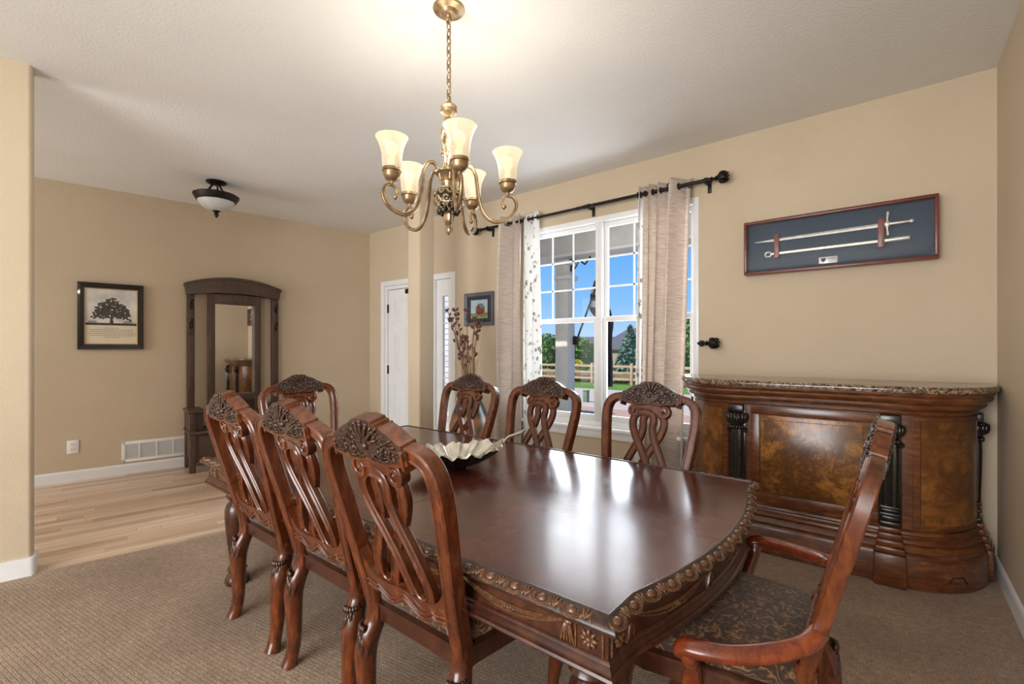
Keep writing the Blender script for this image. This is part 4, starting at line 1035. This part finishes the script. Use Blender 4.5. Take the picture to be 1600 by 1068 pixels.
b=MB(); b.tube([(.30,0,.0552),(.33,0,.0555),(.37,0,.056),(.405,0,.0565)],.009,10,scale=lerp_list([1.,1.15,1.,.9])); b.build('grip','scabbard_metal',sw)
b=MB(); b.ell((.415,0,.0566),(.015,.011,.013)); b.build('pommel','steel',sw)
sh=thing('scabbard','pale metal scabbard with ringed throat lying below the sword','scabbard',(ccx,cyw-.036,ccz))
b=MB(); b.sweep(swordpath(-.360,-.052,.305,-.048,14),rect_prof(.010,.020,.6),(0,0,1),scale=lerp_list([.9,.95,1,1,1,1])); b.build('body','scabbard_metal',sh)
b=MB(); b.tube(smooth_path([(.305,0,-.048),(.335,0,-.048),(.37,0,-.047),(.405,0,-.0465)],3),.012,10,scale=lerp_list([1.0,1.25,1.3,1.1])); b.lathe([(.012,-.004),(.016,0),(.012,.004)],12,(.405,0,-.0465),rotm('Y',90)); b.build('throat','steel',sh)
b=MB(); b.tube([V((-.385+.02*math.cos(a),0,-.053+.017*math.sin(a))) for a in [2*PI*k/18 for k in range(18)]],.0055,6,True); b.tube([(-.366,0,-.052),(-.33,0,-.052)],.010,8); b.build('drag_ring','steel',sh)

# ------------------------------------------------------------------ wall pictures
def frame_yz(b,w,h,fw,d,dirn,steps):
    """picture frame made of mitred mouldings; fn maps (u,v,d) to a point"""
    for (o0,o1,d0,d1) in steps:
        A=[(-w/2+o0,-h/2+o0),(w/2-o0,-h/2+o0),(w/2-o0,h/2-o0),(-w/2+o0,h/2-o0)]; B=[(-w/2+o1,-h/2+o1),(w/2-o1,-h/2+o1),(w/2-o1,h/2-o1),(-w/2+o1,h/2-o1)]
        vs=[dirn(u,v,z) for P,z in ((A,0.),(A,d0),(B,d1),(B,0.)) for u,v in P]; fs=[]
        for i in range(4):
            for k in range(4): k2=(k+1)%4; j=(i+1)%4; fs.append((i*4+k,i*4+k2,j*4+k2,j*4+k))
        b.add(vs,fs)
tw,th=.515,.672
p0=far(2.785,.002,1.632); tp=thing('framed_print','black framed print of an oak tree with verse on left wall','picture',tuple(p0),FROT)
D=lambda u,v,d:V((d,u,v))
b=MB(); frame_yz(b,tw,th,.05,.03,D,[(0,.02,.034,.030),(.02,.05,.026,.018)]); b.build('frame','black_frame',tp,smooth=False)
b=MB(); frame_yz(b,tw-.1,th-.1,.01,.02,D,[(0,.008,.020,.016)]); b.build('gilt_fillet','gilt_line',tp,smooth=False)
hw,hh_=tw/2-.056,th/2-.056
b=MB(); b.box(0,.006,-hw,hw,-hh_,hh_); b.build('verse_paper','paper',tp,smooth=False)
art=MB(); zs=-.085
art.box(.0055,.0075,-hw,hw,zs,hh_); pic=art.build('tree_photograph','print_sky',tp,smooth=False)
b=MB(); b.box(.0075,.0085,-hw,hw,zs-.004,zs+.018); b.build('meadow','print_grass',pic,smooth=False)
b=MB(); rd=random.Random(11)
for k in range(9):
    x=-hw+.012+rd.random()*.06 if k<5 else hw-.10+rd.random()*.07; b.ell((.0078,x,zs+.022),(.0008,.022,.018 if k<5 else .024),None,8,5)
b.build('distant_trees','print_far',pic)
b=MB()
for y0,y1,z0,z1,wd in ((0,0,zs+.012,zs+.085,.017),(0,-.06,zs+.06,zs+.13,.008),(0,.06,zs+.06,zs+.14,.008),(0,.02,zs+.08,zs+.17,.008)):
    b.add([(.0082,y0-wd,z0),(.0082,y0+wd,z0),(.0082,y1+wd*.4,z1),(.0082,y1-wd*.4,z1),(.009,y0-wd,z0),(.009,y0+wd,z0),(.009,y1+wd*.4,z1),(.009,y1-wd*.4,z1)],[(0,1,2,3),(4,5,6,7),(0,1,5,4),(1,2,6,5),(2,3,7,6),(3,0,4,7)])
for k in range(420):
    a=rd.random()*PI; r=math.sqrt(rd.random()); y=.005+.150*r*math.cos(a)+rd.gauss(0,.006); z=zs+.080+.185*r*math.sin(a)+rd.gauss(0,.008)-.025*abs(math.cos(a))*r
    s=.006+.009*rd.random(); b.ell((.0085,y,z),(.0009,s,s*.8),None,6,4)
b.build('oak_tree','print_leaf',pic)
b=MB()
rows=[(-.118,.05,1),(-.137,.17,2),(-.156,.155,2),(-.175,.18,2),(-.194,.16,2),(-.213,.06,1)]
for z,wd,q in rows:
    y=-wd
    while y<wd:
        l=.008+.02*rd.random(); P=[(.0066,y+l*t/5,z+.0028*math.sin(t*2.1+y*90)) for t in range(6)]; b.tube(P,.0016,4); y+=l+.006
b.build('verse_lines','ink',tp)
b=MB(); b.box(.0135,.0155,-hw-.006,hw+.006,-hh_-.006,hh_+.006); b.build('glass_front','picture_glass',tp,smooth=False)
bw,bh=.445,.375; bxc=-3.630
bp=thing('framed_print','small grey framed barn print beside the left curtain','picture',(bxc,YW-.002,1.75))
D2=lambda u,v,d:V((u,-d,v))
b=MB(); frame_yz(b,bw,bh,.04,.03,D2,[(0,.016,.028,.024),(.016,.038,.022,.016)]); b.build('frame','grey_frame',bp,smooth=False)
b=MB(); b.box(-bw/2+.03,bw/2-.03,-.008,-.001,-bh/2+.03,bh/2-.03); b.build('mat_board','navy_mat',bp,smooth=False)
pw,ph=.128,.105
b=MB(); b.box(-pw,pw,-.0095,-.0079,-ph,ph); pic=b.build('barn_picture','barn_sky',bp,smooth=False)
b=MB(); b.prism([(-pw,-ph),(pw,-ph),(pw,-ph+.07),(.02,-ph+.06),(-pw,-ph+.065)],-.0105,-.0095,lambda u,v,d:V((u,d,v))); b.build('meadow','barn_grass',pic,smooth=False)
b=MB(); b.prism([(-.05,-.055),(.03,-.06),(.03,.01),(-.005,.06),(-.045,.02)],-.0115,-.0105,lambda u,v,d:V((u,d,v))); b.prism([(.03,-.06),(.085,-.045),(.085,.015),(.03,.01)],-.0115,-.0105,lambda u,v,d:V((u,d,v))); b.build('barn','barn_red',pic,smooth=False)
b=MB(); b.prism([(-.005,.066),(.055,.062),(.092,.013),(.033,.01)],-.0122,-.0115,lambda u,v,d:V((u,d,v))); b.prism([(-.052,.018),(-.005,.066),(-.003,.058),(-.045,.012)],-.0122,-.0115,lambda u,v,d:V((u,d,v))); b.build('barn_roof','barn_roof',pic,smooth=False)
b=MB(); b.box(-.018,.002,-.0120,-.0115,-.058,-.028); 
for k in range(14): x=-pw+.01+k*.0185; b.ell((x,-.0108,-.055-.01*(k%3)),(.009,.0006,.006),None,6,4)
b.build('barn_door','print_grass',pic)
b=MB(); b.box(-bw/2+.03,bw/2-.03,-.0145,-.0128,-bh/2+.03,bh/2-.03); b.build('glass_front','picture_glass',bp,smooth=False)

# ------------------------------------------------------------------ outlet and air return on the far wall
ot=thing('wall_outlet','white electrical outlet low on the wall under the oak print','outlet',tuple(far(3.075,.001,.335)),FROT)
b=MB(); b.box(0,.006,-.043,.043,-.066,.066,.004); b.build('cover_plate','white_plastic',ot)
for z in (-.025,.025):
    b=MB(); b.lathe([(.0,.002),(.021,.002),(.021,0)],16,(.0065,0,z),rotm('Y',90)); so=b.build('socket','white_plastic',ot)
    b=MB()
    for y in (-.008,.008): b.box(.0082,.0090,y-.0016,y+.0016,z-.006,z+.008)
    b.build('slots','ink',so,smooth=False)
b=MB(); b.lathe([(.003,0),(.002,.002)],8,(.006,0,0),rotm('Y',90)); b.build('screw','plaque_metal',ot)
vt=thing('air_return','white louvred air return grille low on the left wall','vent',tuple(far(2.27,.001,.228)),FROT)
vw,vh=.87,.214
b=MB(); b.box(0,.010,-vw/2,vw/2,vh/2-.03,vh/2,.003); b.box(0,.010,-vw/2,vw/2,-vh/2,-vh/2+.03,.003); b.box(0,.010,-vw/2,-vw/2+.03,-vh/2,vh/2,.003); b.box(0,.010,vw/2-.03,vw/2,-vh/2,vh/2,.003)
for k in range(1,6): y=-vw/2+vw*k/6; b.box(0,.0101,y-.006,y+.006,-vh/2+.02,vh/2-.02)
b.build('frame','white_plastic',vt)
b=MB(); b.box(0,.001,-vw/2+.02,vw/2-.02,-vh/2+.02,vh/2-.02); b.build('duct_opening','grille_dark',vt,smooth=False)
b=MB()
for k in range(12):
    z=-vh/2+.036+k*.0129; b.add([(.001,-vw/2+.02,z+.004),(.009,-vw/2+.02,z-.003),(.009,vw/2-.02,z-.003),(.001,vw/2-.02,z+.004),(.001,-vw/2+.02,z+.0055),(.009,-vw/2+.02,z-.0015),(.009,vw/2-.02,z-.0015),(.001,vw/2-.02,z+.0055)],[(0,1,2,3),(4,5,6,7),(0,1,5,4),(1,2,6,5),(2,3,7,6),(3,0,4,7)])
b.build('louvres','white_plastic',vt,smooth=False)

# ------------------------------------------------------------------ hall tree with mirror
ht=thing('hall_tree','dark wooden hall tree with a tall mirror and coat hooks','hall tree',tuple(far(1.69,.018,-.004)),FROT)
yc_=-.0
b=MB()
N=20; topc=[(-.485+.97*k/N,2.015+.095*(1-((k/N-.5)*2)**2)) for k in range(N+1)]; botc=[(-.468+.936*k/N,1.905+.042*(1-((k/N-.5)*2)**2)) for k in range(N+1)]
b.slab(topc,botc,.0,.115,lambda u,v,d:V((d,u,v))); b.build('crown_board','hall_wood',ht,ang=30)
b=MB(); b.slab([(y,z+.016) for y,z in topc],[(y,z-.012) for y,z in topc],-.006+.006,.128,lambda u,v,d:V((d,u*1.012,v))); b.build('crown_cap','hall_wood',ht,ang=30)
for s in (-1,1):
    b=MB(); b.box(.015,.085,s*.43-.036,s*.43+.036,.02,1.93,.004); b.box(.085,.092,s*.43-.026,s*.43+.026,1.45,1.86,.003); po=b.build('post','hall_wood',ht)
    for z in (1.79,1.575):
        b=MB(); b.box(.090,.096,s*.43-.014,s*.43+.014,z-.04,z+.03,.003); b.tube(smooth_path([(.094,s*.43,z-.02),(.125,s*.43,z-.045),(.15,s*.43,z-.03),(.158,s*.43,z+.0)],5),.008,8); b.ell((.158,s*.43,z+.006),.012); b.tube(smooth_path([(.094,s*.43,z+.01),(.13,s*.43,z+.02),(.165,s*.43,z+.045)],5),.008,8); b.ell((.168,s*.43,z+.05),.013); b.build('coat_hook','iron_bronze',po)
b=MB()
for s in (-1,1): b.box(.02,.092,s*.235-.034,s*.235+.034,.42,1.93,.004)
b.box(.02,.0919,-.205,.205,1.818,1.929,.004); b.box(.02,.0919,-.205,.205,.70,.788,.004); fr=b.build('mirror_frame','hall_wood',ht)
b=MB(); mt=math.tan(math.radians(5.6)); b.add([(x+.057-y*mt,y,z) for x in (0,.004) for y in (-.205,.205) for z in (.78,1.825)],[(0,1,3,2),(4,6,7,5),(0,4,5,1),(2,3,7,6),(0,2,6,4),(1,5,7,3)]); b.build('mirror','mirror_glass',ht,smooth=False)
b=MB(); b.box(.022,.032,-.21,.21,.42,1.90); b.build('back_board','hall_wood',ht,smooth=False)
# bench with arm boxes
b=MB(); b.box(.0,.44,-.49,.49,.405,.435,.006); b.build('seat_board','hall_wood',ht)
for s in (-1,1):
    a,c=(s*.49,s*.345) if s<0 else (s*.345,s*.49)
    b=MB(); b.box(.01,.44,a-.006,c+.006,.625,.655,.006); b.build('arm_top','hall_wood',ht)
    b=MB(); b.box(.02,.405,a+.012,c-.012,.435,.625,.004); b.build('arm_box','hall_wood',ht)
    for x0 in (.02,.375):
        b=MB(); y=s*.455; b.box(x0,x0+.055,y-.028,y+.028,0,.406,.004); b.box(x0,x0+.055,y-.028,y+.028,.434,.626,.004); b.build('leg','hall_wood',ht)
    b=MB(); y=s*.452; N=12
    b.slab([(.06+.33*k/N,.405) for k in range(N+1)],[(.06+.33*k/N,.09+.055*math.sin(PI*k/N)) for k in range(N+1)],y-.01,y+.01,lambda u,v,d:V((u,d,v))); b.build('side_panel','hall_wood',ht,ang=30)
b=MB(); N=16; b.slab([(-.43+.86*k/N,.405) for k in range(N+1)],[(-.43+.86*k/N,.10+.03*math.sin(PI*k/N)) for k in range(N+1)],.39,.408,lambda u,v,d:V((d,u,v))); b.box(.406,.414,-.40,-.02,.16,.38,.003); b.box(.406,.414,.02,.40,.16,.38,.003); b.build('front_panel','hall_wood',ht,ang=30)

# ------------------------------------------------------------------ chandelier
CHX,CHY=-1.655,1.555
ch=thing('chandelier','five light bronze chandelier with glowing bell shades over the table','chandelier',(CHX,CHY,H))
def zz(z): return z-H
b=MB(); b.lathe([(.0,0),(.072,0),(.076,-.004),(.073,-.010),(.060,-.014),(.046,-.018),(.042,-.026),(.036,-.034),(.014,-.038),(.010,-.046),(.0,-.047)],36); b.tube([(.0+.014*math.cos(a),0,-.058+.014*math.sin(a)) for a in [2*PI*k/16 for k in range(16)]],.0045,8,True); b.build('ceiling_canopy','antique_gold',ch)
b=MB(); ztop=-.070; n=11; zend=zz(2.485); ln=(ztop-zend)/n
for k in range(n):
    c=ztop-ln*(k+.5); a0=0 if k%2 else PI/2; P=[]
    for q in range(16):
        a=2*PI*q/16; r=.0105*math.cos(a); P.append((r*math.cos(a0),r*math.sin(a0),c+(ln*.5+.006)*math.sin(a)))
    b.tube(P,.0036,6,True)
b.tube(smooth_path([(.003,.004,ztop),(.012,-.004,ztop-.1),(-.004,.01,ztop-.2),(.008,.002,ztop-.3),(.0,.0,zend)],5),.0025,6)
b.build('chain','antique_gold',ch)
b=MB(); b.lathe([(.0,zz(2.492)),(.012,zz(2.488)),(.014,zz(2.472)),(.034,zz(2.468)),(.040,zz(2.460)),(.034,zz(2.448)),(.040,zz(2.442)),(.038,zz(2.43)),(.022,zz(2.418)),(.016,zz(2.410)),(.022,zz(2.404)),(.024,zz(2.39)),(.017,zz(2.375))],28); b.build('top_cap','antique_gold',ch)
b=MB(); b.lathe([(.017,zz(2.376)),(.020,zz(2.36)),(.024,zz(2.33)),(.026,zz(2.30)),(.022,zz(2.26)),(.017,zz(2.22)),(.016,zz(2.18)),(.020,zz(2.165)),(.014,zz(2.15))],20,(0,0,0),None,6,.12)
for k in range(4):
    a=PI/2*k+.4
    for s0 in (1,-1):
        P=[]
        for q in range(26):
            t=q/25; z=2.37-.20*t; r=.030+.012*math.sin(t*PI*2.2)*(1-.5*t)-.008*t; P.append((r*math.cos(a+s0*1.9*t),r*math.sin(a+s0*1.9*t),zz(z)))
        b.tube(P,.0045,5)
    for z in (2.34,2.25):
        b.tube([(0.036*math.cos(a+.3*math.cos(q)*.8),0.036*math.sin(a+.3*math.cos(q)*.8),zz(z)+.014*math.sin(q)) for q in [2*PI*j/12 for j in range(12)]],.004,5,True)
b.build('filigree_stem','gilded_filigree',ch,ang=60)
b=MB(); b.lathe([(.014,zz(2.155)),(.04,zz(2.152)),(.064,zz(2.148)),(.066,zz(2.140)),(.056,zz(2.132)),(.04,zz(2.124)),(.032,zz(2.108)),(.036,zz(2.10)),(.03,zz(2.085)),(.03,zz(2.07))],32); b.build('arm_collar','antique_gold',ch)
b=MB(); bc=V((0,0,zz(2.015))); br=.072
b.ell(bc,(.058,.058,.062),None,24,14); b.cur=1
for k in range(10):
    a=2*PI*k/10
    for zo,sg in ((.030,1),(-.008,-1),(-.040,1)):
        P=[]
        for q in range(14):
            t=2*PI*1.25*q/13; rr=.021*(1-.055*q); da=(rr*math.cos(t*sg))/br; dz=rr*math.sin(t*sg)+zo; ph=math.asin(max(-.97,min(.97,dz/br))); aa=a+(PI/10 if zo==-.008 else 0)+da/max(.4,math.cos(ph)); P.append(bc+V((br*.97*math.cos(ph)*math.cos(aa),br*.97*math.cos(ph)*math.sin(aa),br*math.sin(ph))))
        b.tube(P,.0048,5)
    b.cur=0; b.ell(bc+V((.045*math.cos(a),.045*math.sin(a),-.056)),(.014,.014,.016),None,8,5); b.cur=1
b.build('filigree_ball',['dark_filigree','gilded_filigree'],ch,ang=60)
b=MB(); b.lathe([(.03,zz(1.962)),(.02,zz(1.950)),(.024,zz(1.945)),(.022,zz(1.915)),(.014,zz(1.906)),(.018,zz(1.900)),(.011,zz(1.892)),(.016,zz(1.882)),(.019,zz(1.872)),(.014,zz(1.858)),(.004,zz(1.848)),(0,zz(1.846))],20,(0,0,0),None,10,.06); b.build('finial','antique_gold',ch)
Fv=V((-math.sin(math.atan(595/FPX)),math.cos(math.atan(595/FPX)),0)); Rv=V((Fv.y,-Fv.x,0))
th0=math.radians(17)
lamp_pts=[]
for k in range(5):
    t=th0+k*2*PI/5; dr=Rv*math.sin(t)-Fv*math.cos(t)
    def pt(r,z): return dr*r+V((0,0,zz(z)))
    r0=.283
    side=dr.cross(V((0,0,1)))
    P=smooth_path([pt(.040,2.105),pt(.052,2.145),pt(.078,2.176),(pt(.108,2.170)),pt(.128,2.135),pt(.136,2.08),pt(.146,2.01),pt(.170,1.945),pt(.215,1.910),pt(.265,1.915),pt(.306,1.943),pt(.324,1.985),pt(.312,2.022),pt(.284,2.032),pt(.263,2.018),pt(.256,1.995),pt(.264,1.978)],5)
    b=MB(); b.sweep(P,rect_prof(.017,.015,.5,.002),side,scale=lerp_list([1,1,1,1,1,1,1,.95,.85,.75,.6])); b.ell(pt(.266,1.980),(.012,.012,.012)); arm=b.build('arm','antique_gold',ch,ang=50)
    c=pt(r0,0); cc=(c.x,c.y,0)
    b=MB(); b.lathe([(.0,zz(2.034)),(.010,zz(2.034)),(.010,zz(2.048)),(.026,zz(2.054)),(.036,zz(2.070)),(.038,zz(2.088)),(.043,zz(2.092)),(.042,zz(2.104)),(.036,zz(2.106)),(.030,zz(2.095)),(.0,zz(2.09))],26,cc); b.build('shade_cup','antique_gold',arm)
    b=MB(); prof=[(.034,2.098),(.041,2.115),(.044,2.14),(.046,2.17),(.052,2.197),(.062,2.224),(.071,2.240),(.0725,2.243),(.069,2.243),(.059,2.224),(.049,2.197),(.043,2.17),(.041,2.14),(.038,2.115),(.032,2.10)]
    b.lathe([(r,zz(z)) for r,z in prof],36,cc,None,0,0,False); o=b.build('glass_shade','alabaster_shade',arm,ang=60)
    b=MB(); b.ell((c.x,c.y,zz(2.190)),(.026,.026,.032),None,14,10); b.lathe([(.014,zz(2.10)),(.013,zz(2.155))],12,cc); b.build('bulb','bulb_glow',arm)
    lamp_pts.append((CHX+c.x,CHY+c.y,2.275))
# ------------------------------------------------------------------ hall ceiling light
hl=thing('ceiling_light','dark bronze bowl ceiling light in the hall','ceiling light',(-5.135,1.732,H))
b=MB(); b.lathe([(0,0),(.088,0),(.09,-.008),(.08,-.018),(.06,-.026),(.02,-.03),(0,-.03)],28,(0,0,0)); 
for k in range(3):
    a=2*PI*k/3+.5; b.tube(smooth_path([(.03*math.cos(a),.03*math.sin(a),-.02),(.06*math.cos(a),.06*math.sin(a),-.08),(.105*math.cos(a),.105*math.sin(a),-.12),(.165*math.cos(a),.165*math.sin(a),-.155)],4),.009,8)
b.build('canopy_and_arms','iron_bronze',hl)
b=MB(); b.lathe([(.17,-.130),(.185,-.128),(.198,-.138),(.192,-.150),(.186,-.162),(.176,-.180),(.165,-.195),(.150,-.195),(.160,-.175),(.17,-.150)],40,(0,0,0),None,20,.012,False); b.build('rim','iron_bronze',hl,ang=50)
b=MB(); b.lathe([(.160,-.190),(.150,-.215),(.125,-.245),(.09,-.268),(.05,-.282),(.0,-.287)],36,(0,0,0),None,0,0,False); b.build('glass_bowl','frosted_bowl',hl,ang=60)
b=MB(); b.lathe([(0,-.28),(.035,-.284),(.03,-.293),(.012,-.30),(.02,-.31),(.022,-.322),(.014,-.338),(.006,-.35),(0,-.352)],18); b.build('finial','iron_bronze',hl)

# ------------------------------------------------------------------ floor vase with dried stems
VX,VY=-3.215,3.30
vs_=thing('floor_vase','tall painted floor vase behind the chair near the sidelight','vase',(VX,VY,0))
b=MB(); b.lathe([(.0,0),(.105,0),(.115,.01),(.12,.03),(.15,.16),(.185,.32),(.203,.46),(.200,.56),(.178,.66),(.140,.75),(.100,.82),(.078,.86),(.070,.90),(.078,.945),(.095,.965),(.098,.972),(.085,.97),(.065,.945),(.058,.90),(.066,.86),(.05,.80),(0,.78)],40); b.build('vase_body','painted_vase',vs_,ang=60)
b=MB(); b.lathe([(.079,.852),(.085,.858),(.081,.868),(.076,.866)],40); b.build('neck_band','brass',vs_)
rd=random.Random(21)
SG='dried pod stems in the floor vase'
for k in range(13):
    a=-2.6+k*.33+rd.random()*.2; lean=.10+.20*rd.random(); hgt=1.36+.28*rd.random()
    if k in (8,9,10,11,12): lean*=.55
    dx=-abs(math.cos(a))*lean*(1 if k<9 else -.6)+.02; dy=math.sin(a)*lean*.5
    P=smooth_path([(.02*math.cos(a),.02*math.sin(a),.80),(.035*math.cos(a)+dx*.2,.03*math.sin(a)+dy*.2,.98),(dx*.55,dy*.55,.5*(.98+hgt)),(dx*1.0,dy,hgt),(dx*1.12,dy*1.1,hgt+.05)],5)
    st=thing('dried_stem','brown dried pod stem standing in the painted floor vase','dried stem',(VX,VY,0),0,SG)
    b=MB(); b.tube(P,.0034,5); b.build('stem','dried_stem',st)
    b=MB(); m=len(P)
    for j in range(9):
        i=int(m*(.45+.54*j/9)); p=P[min(i,m-1)]; s=1 if j%2 else -1
        q=p+V((s*(.012+.012*rd.random()),(rd.random()-.5)*.03,.005)); b.ell(q,(.011+.006*rd.random(),.008,.016+.006*rd.random()),rotm('Y',s*35+rd.random()*20),8,6)
    b.build('seed_pods','dried_pod',st)
b=MB()
for k in range(70):
    a=rd.random()*2*PI; l=.04+.17*rd.random(); h=1.15+.42*rd.random(); dx=math.cos(a)*l; dy=math.sin(a)*l*.6
    b.tube(smooth_path([(.045*math.cos(a)*rd.random(),.03*math.sin(a),.80),(.05*math.cos(a)+dx*.1,.045*math.sin(a),.97),(dx*.5,dy*.5,.5*(.97+h)),(dx,dy,h)],3),.0020,4,scale=lerp_list([1,1,.8,.35]))
o=b.build('dried_grass','dried_grass',loc=(VX,VY,0)); tag(o,'fine dried grass stalks bunched in the painted floor vase','dried grass',kind='stuff')

# ------------------------------------------------------------------ light
def light(name,kind,loc,energy,color=(1,1,1),rot=(0,0,0),**k):
    l=bpy.data.lights.new(name,kind); l.energy=energy; l.color=color
    for a,v in k.items(): setattr(l,a,v)
    o=bpy.data.objects.new(name,l); C.objects.link(o); o.location=loc; o.rotation_euler=rot; return o
for k,p in enumerate(lamp_pts): light('chandelier_lamp','POINT',p,3.7,(1,.92,.80),shadow_soft_size=.035)
light('added_rear_fill','AREA',(-1.22,-3.18,1.40),185.,(1.,.99,.97),(PI/2,0,0),shape='RECTANGLE',size=2.8,size_y=2.2)  # added fill behind the camera to brighten the room, no known window
light('daylight_front_window','AREA',((WX0+WX1)/2,YW+.42,(WZ0+WZ1)/2+.1),56.,(.90,.95,1.),(-PI/2,0,0),shape='RECTANGLE',size=1.75,size_y=1.9)
light('added_hall_fill','AREA',(-5.6,-3.1,1.5),84.,(.95,.975,1.),(PI/2,0,0),shape='RECTANGLE',size=1.8,size_y=2.3)  # added fill to brighten the hall, no opening stands behind it
light('sun','SUN',(0,-10,30),4.6,(1.,.93,.83),(math.radians(48),0,math.radians(-38)),angle=.01)
wd=bpy.data.worlds.new('sky'); sc.world=wd; wd.use_nodes=True; nt=wd.node_tree; bg=nt.nodes['Background']
tc=nt.nodes.new('ShaderNodeTexCoord'); sx=nt.nodes.new('ShaderNodeSeparateXYZ'); nt.links.new(tc.outputs['Generated'],sx.inputs[0])
rp=nt.nodes.new('ShaderNodeValToRGB'); nt.links.new(sx.outputs[2],rp.inputs[0]); cr=rp.color_ramp
cr.elements[0].position=0.; cr.elements[0].color=s2l((178,208,236)); cr.elements[1].position=.5; cr.elements[1].color=s2l((74,142,222))
e=cr.elements.new(.10); e.color=s2l((128,184,238)); e=cr.elements.new(.22); e.color=s2l((94,164,234))
nt.links.new(rp.outputs[0],bg.inputs[0]); bg.inputs[1].default_value=1.0
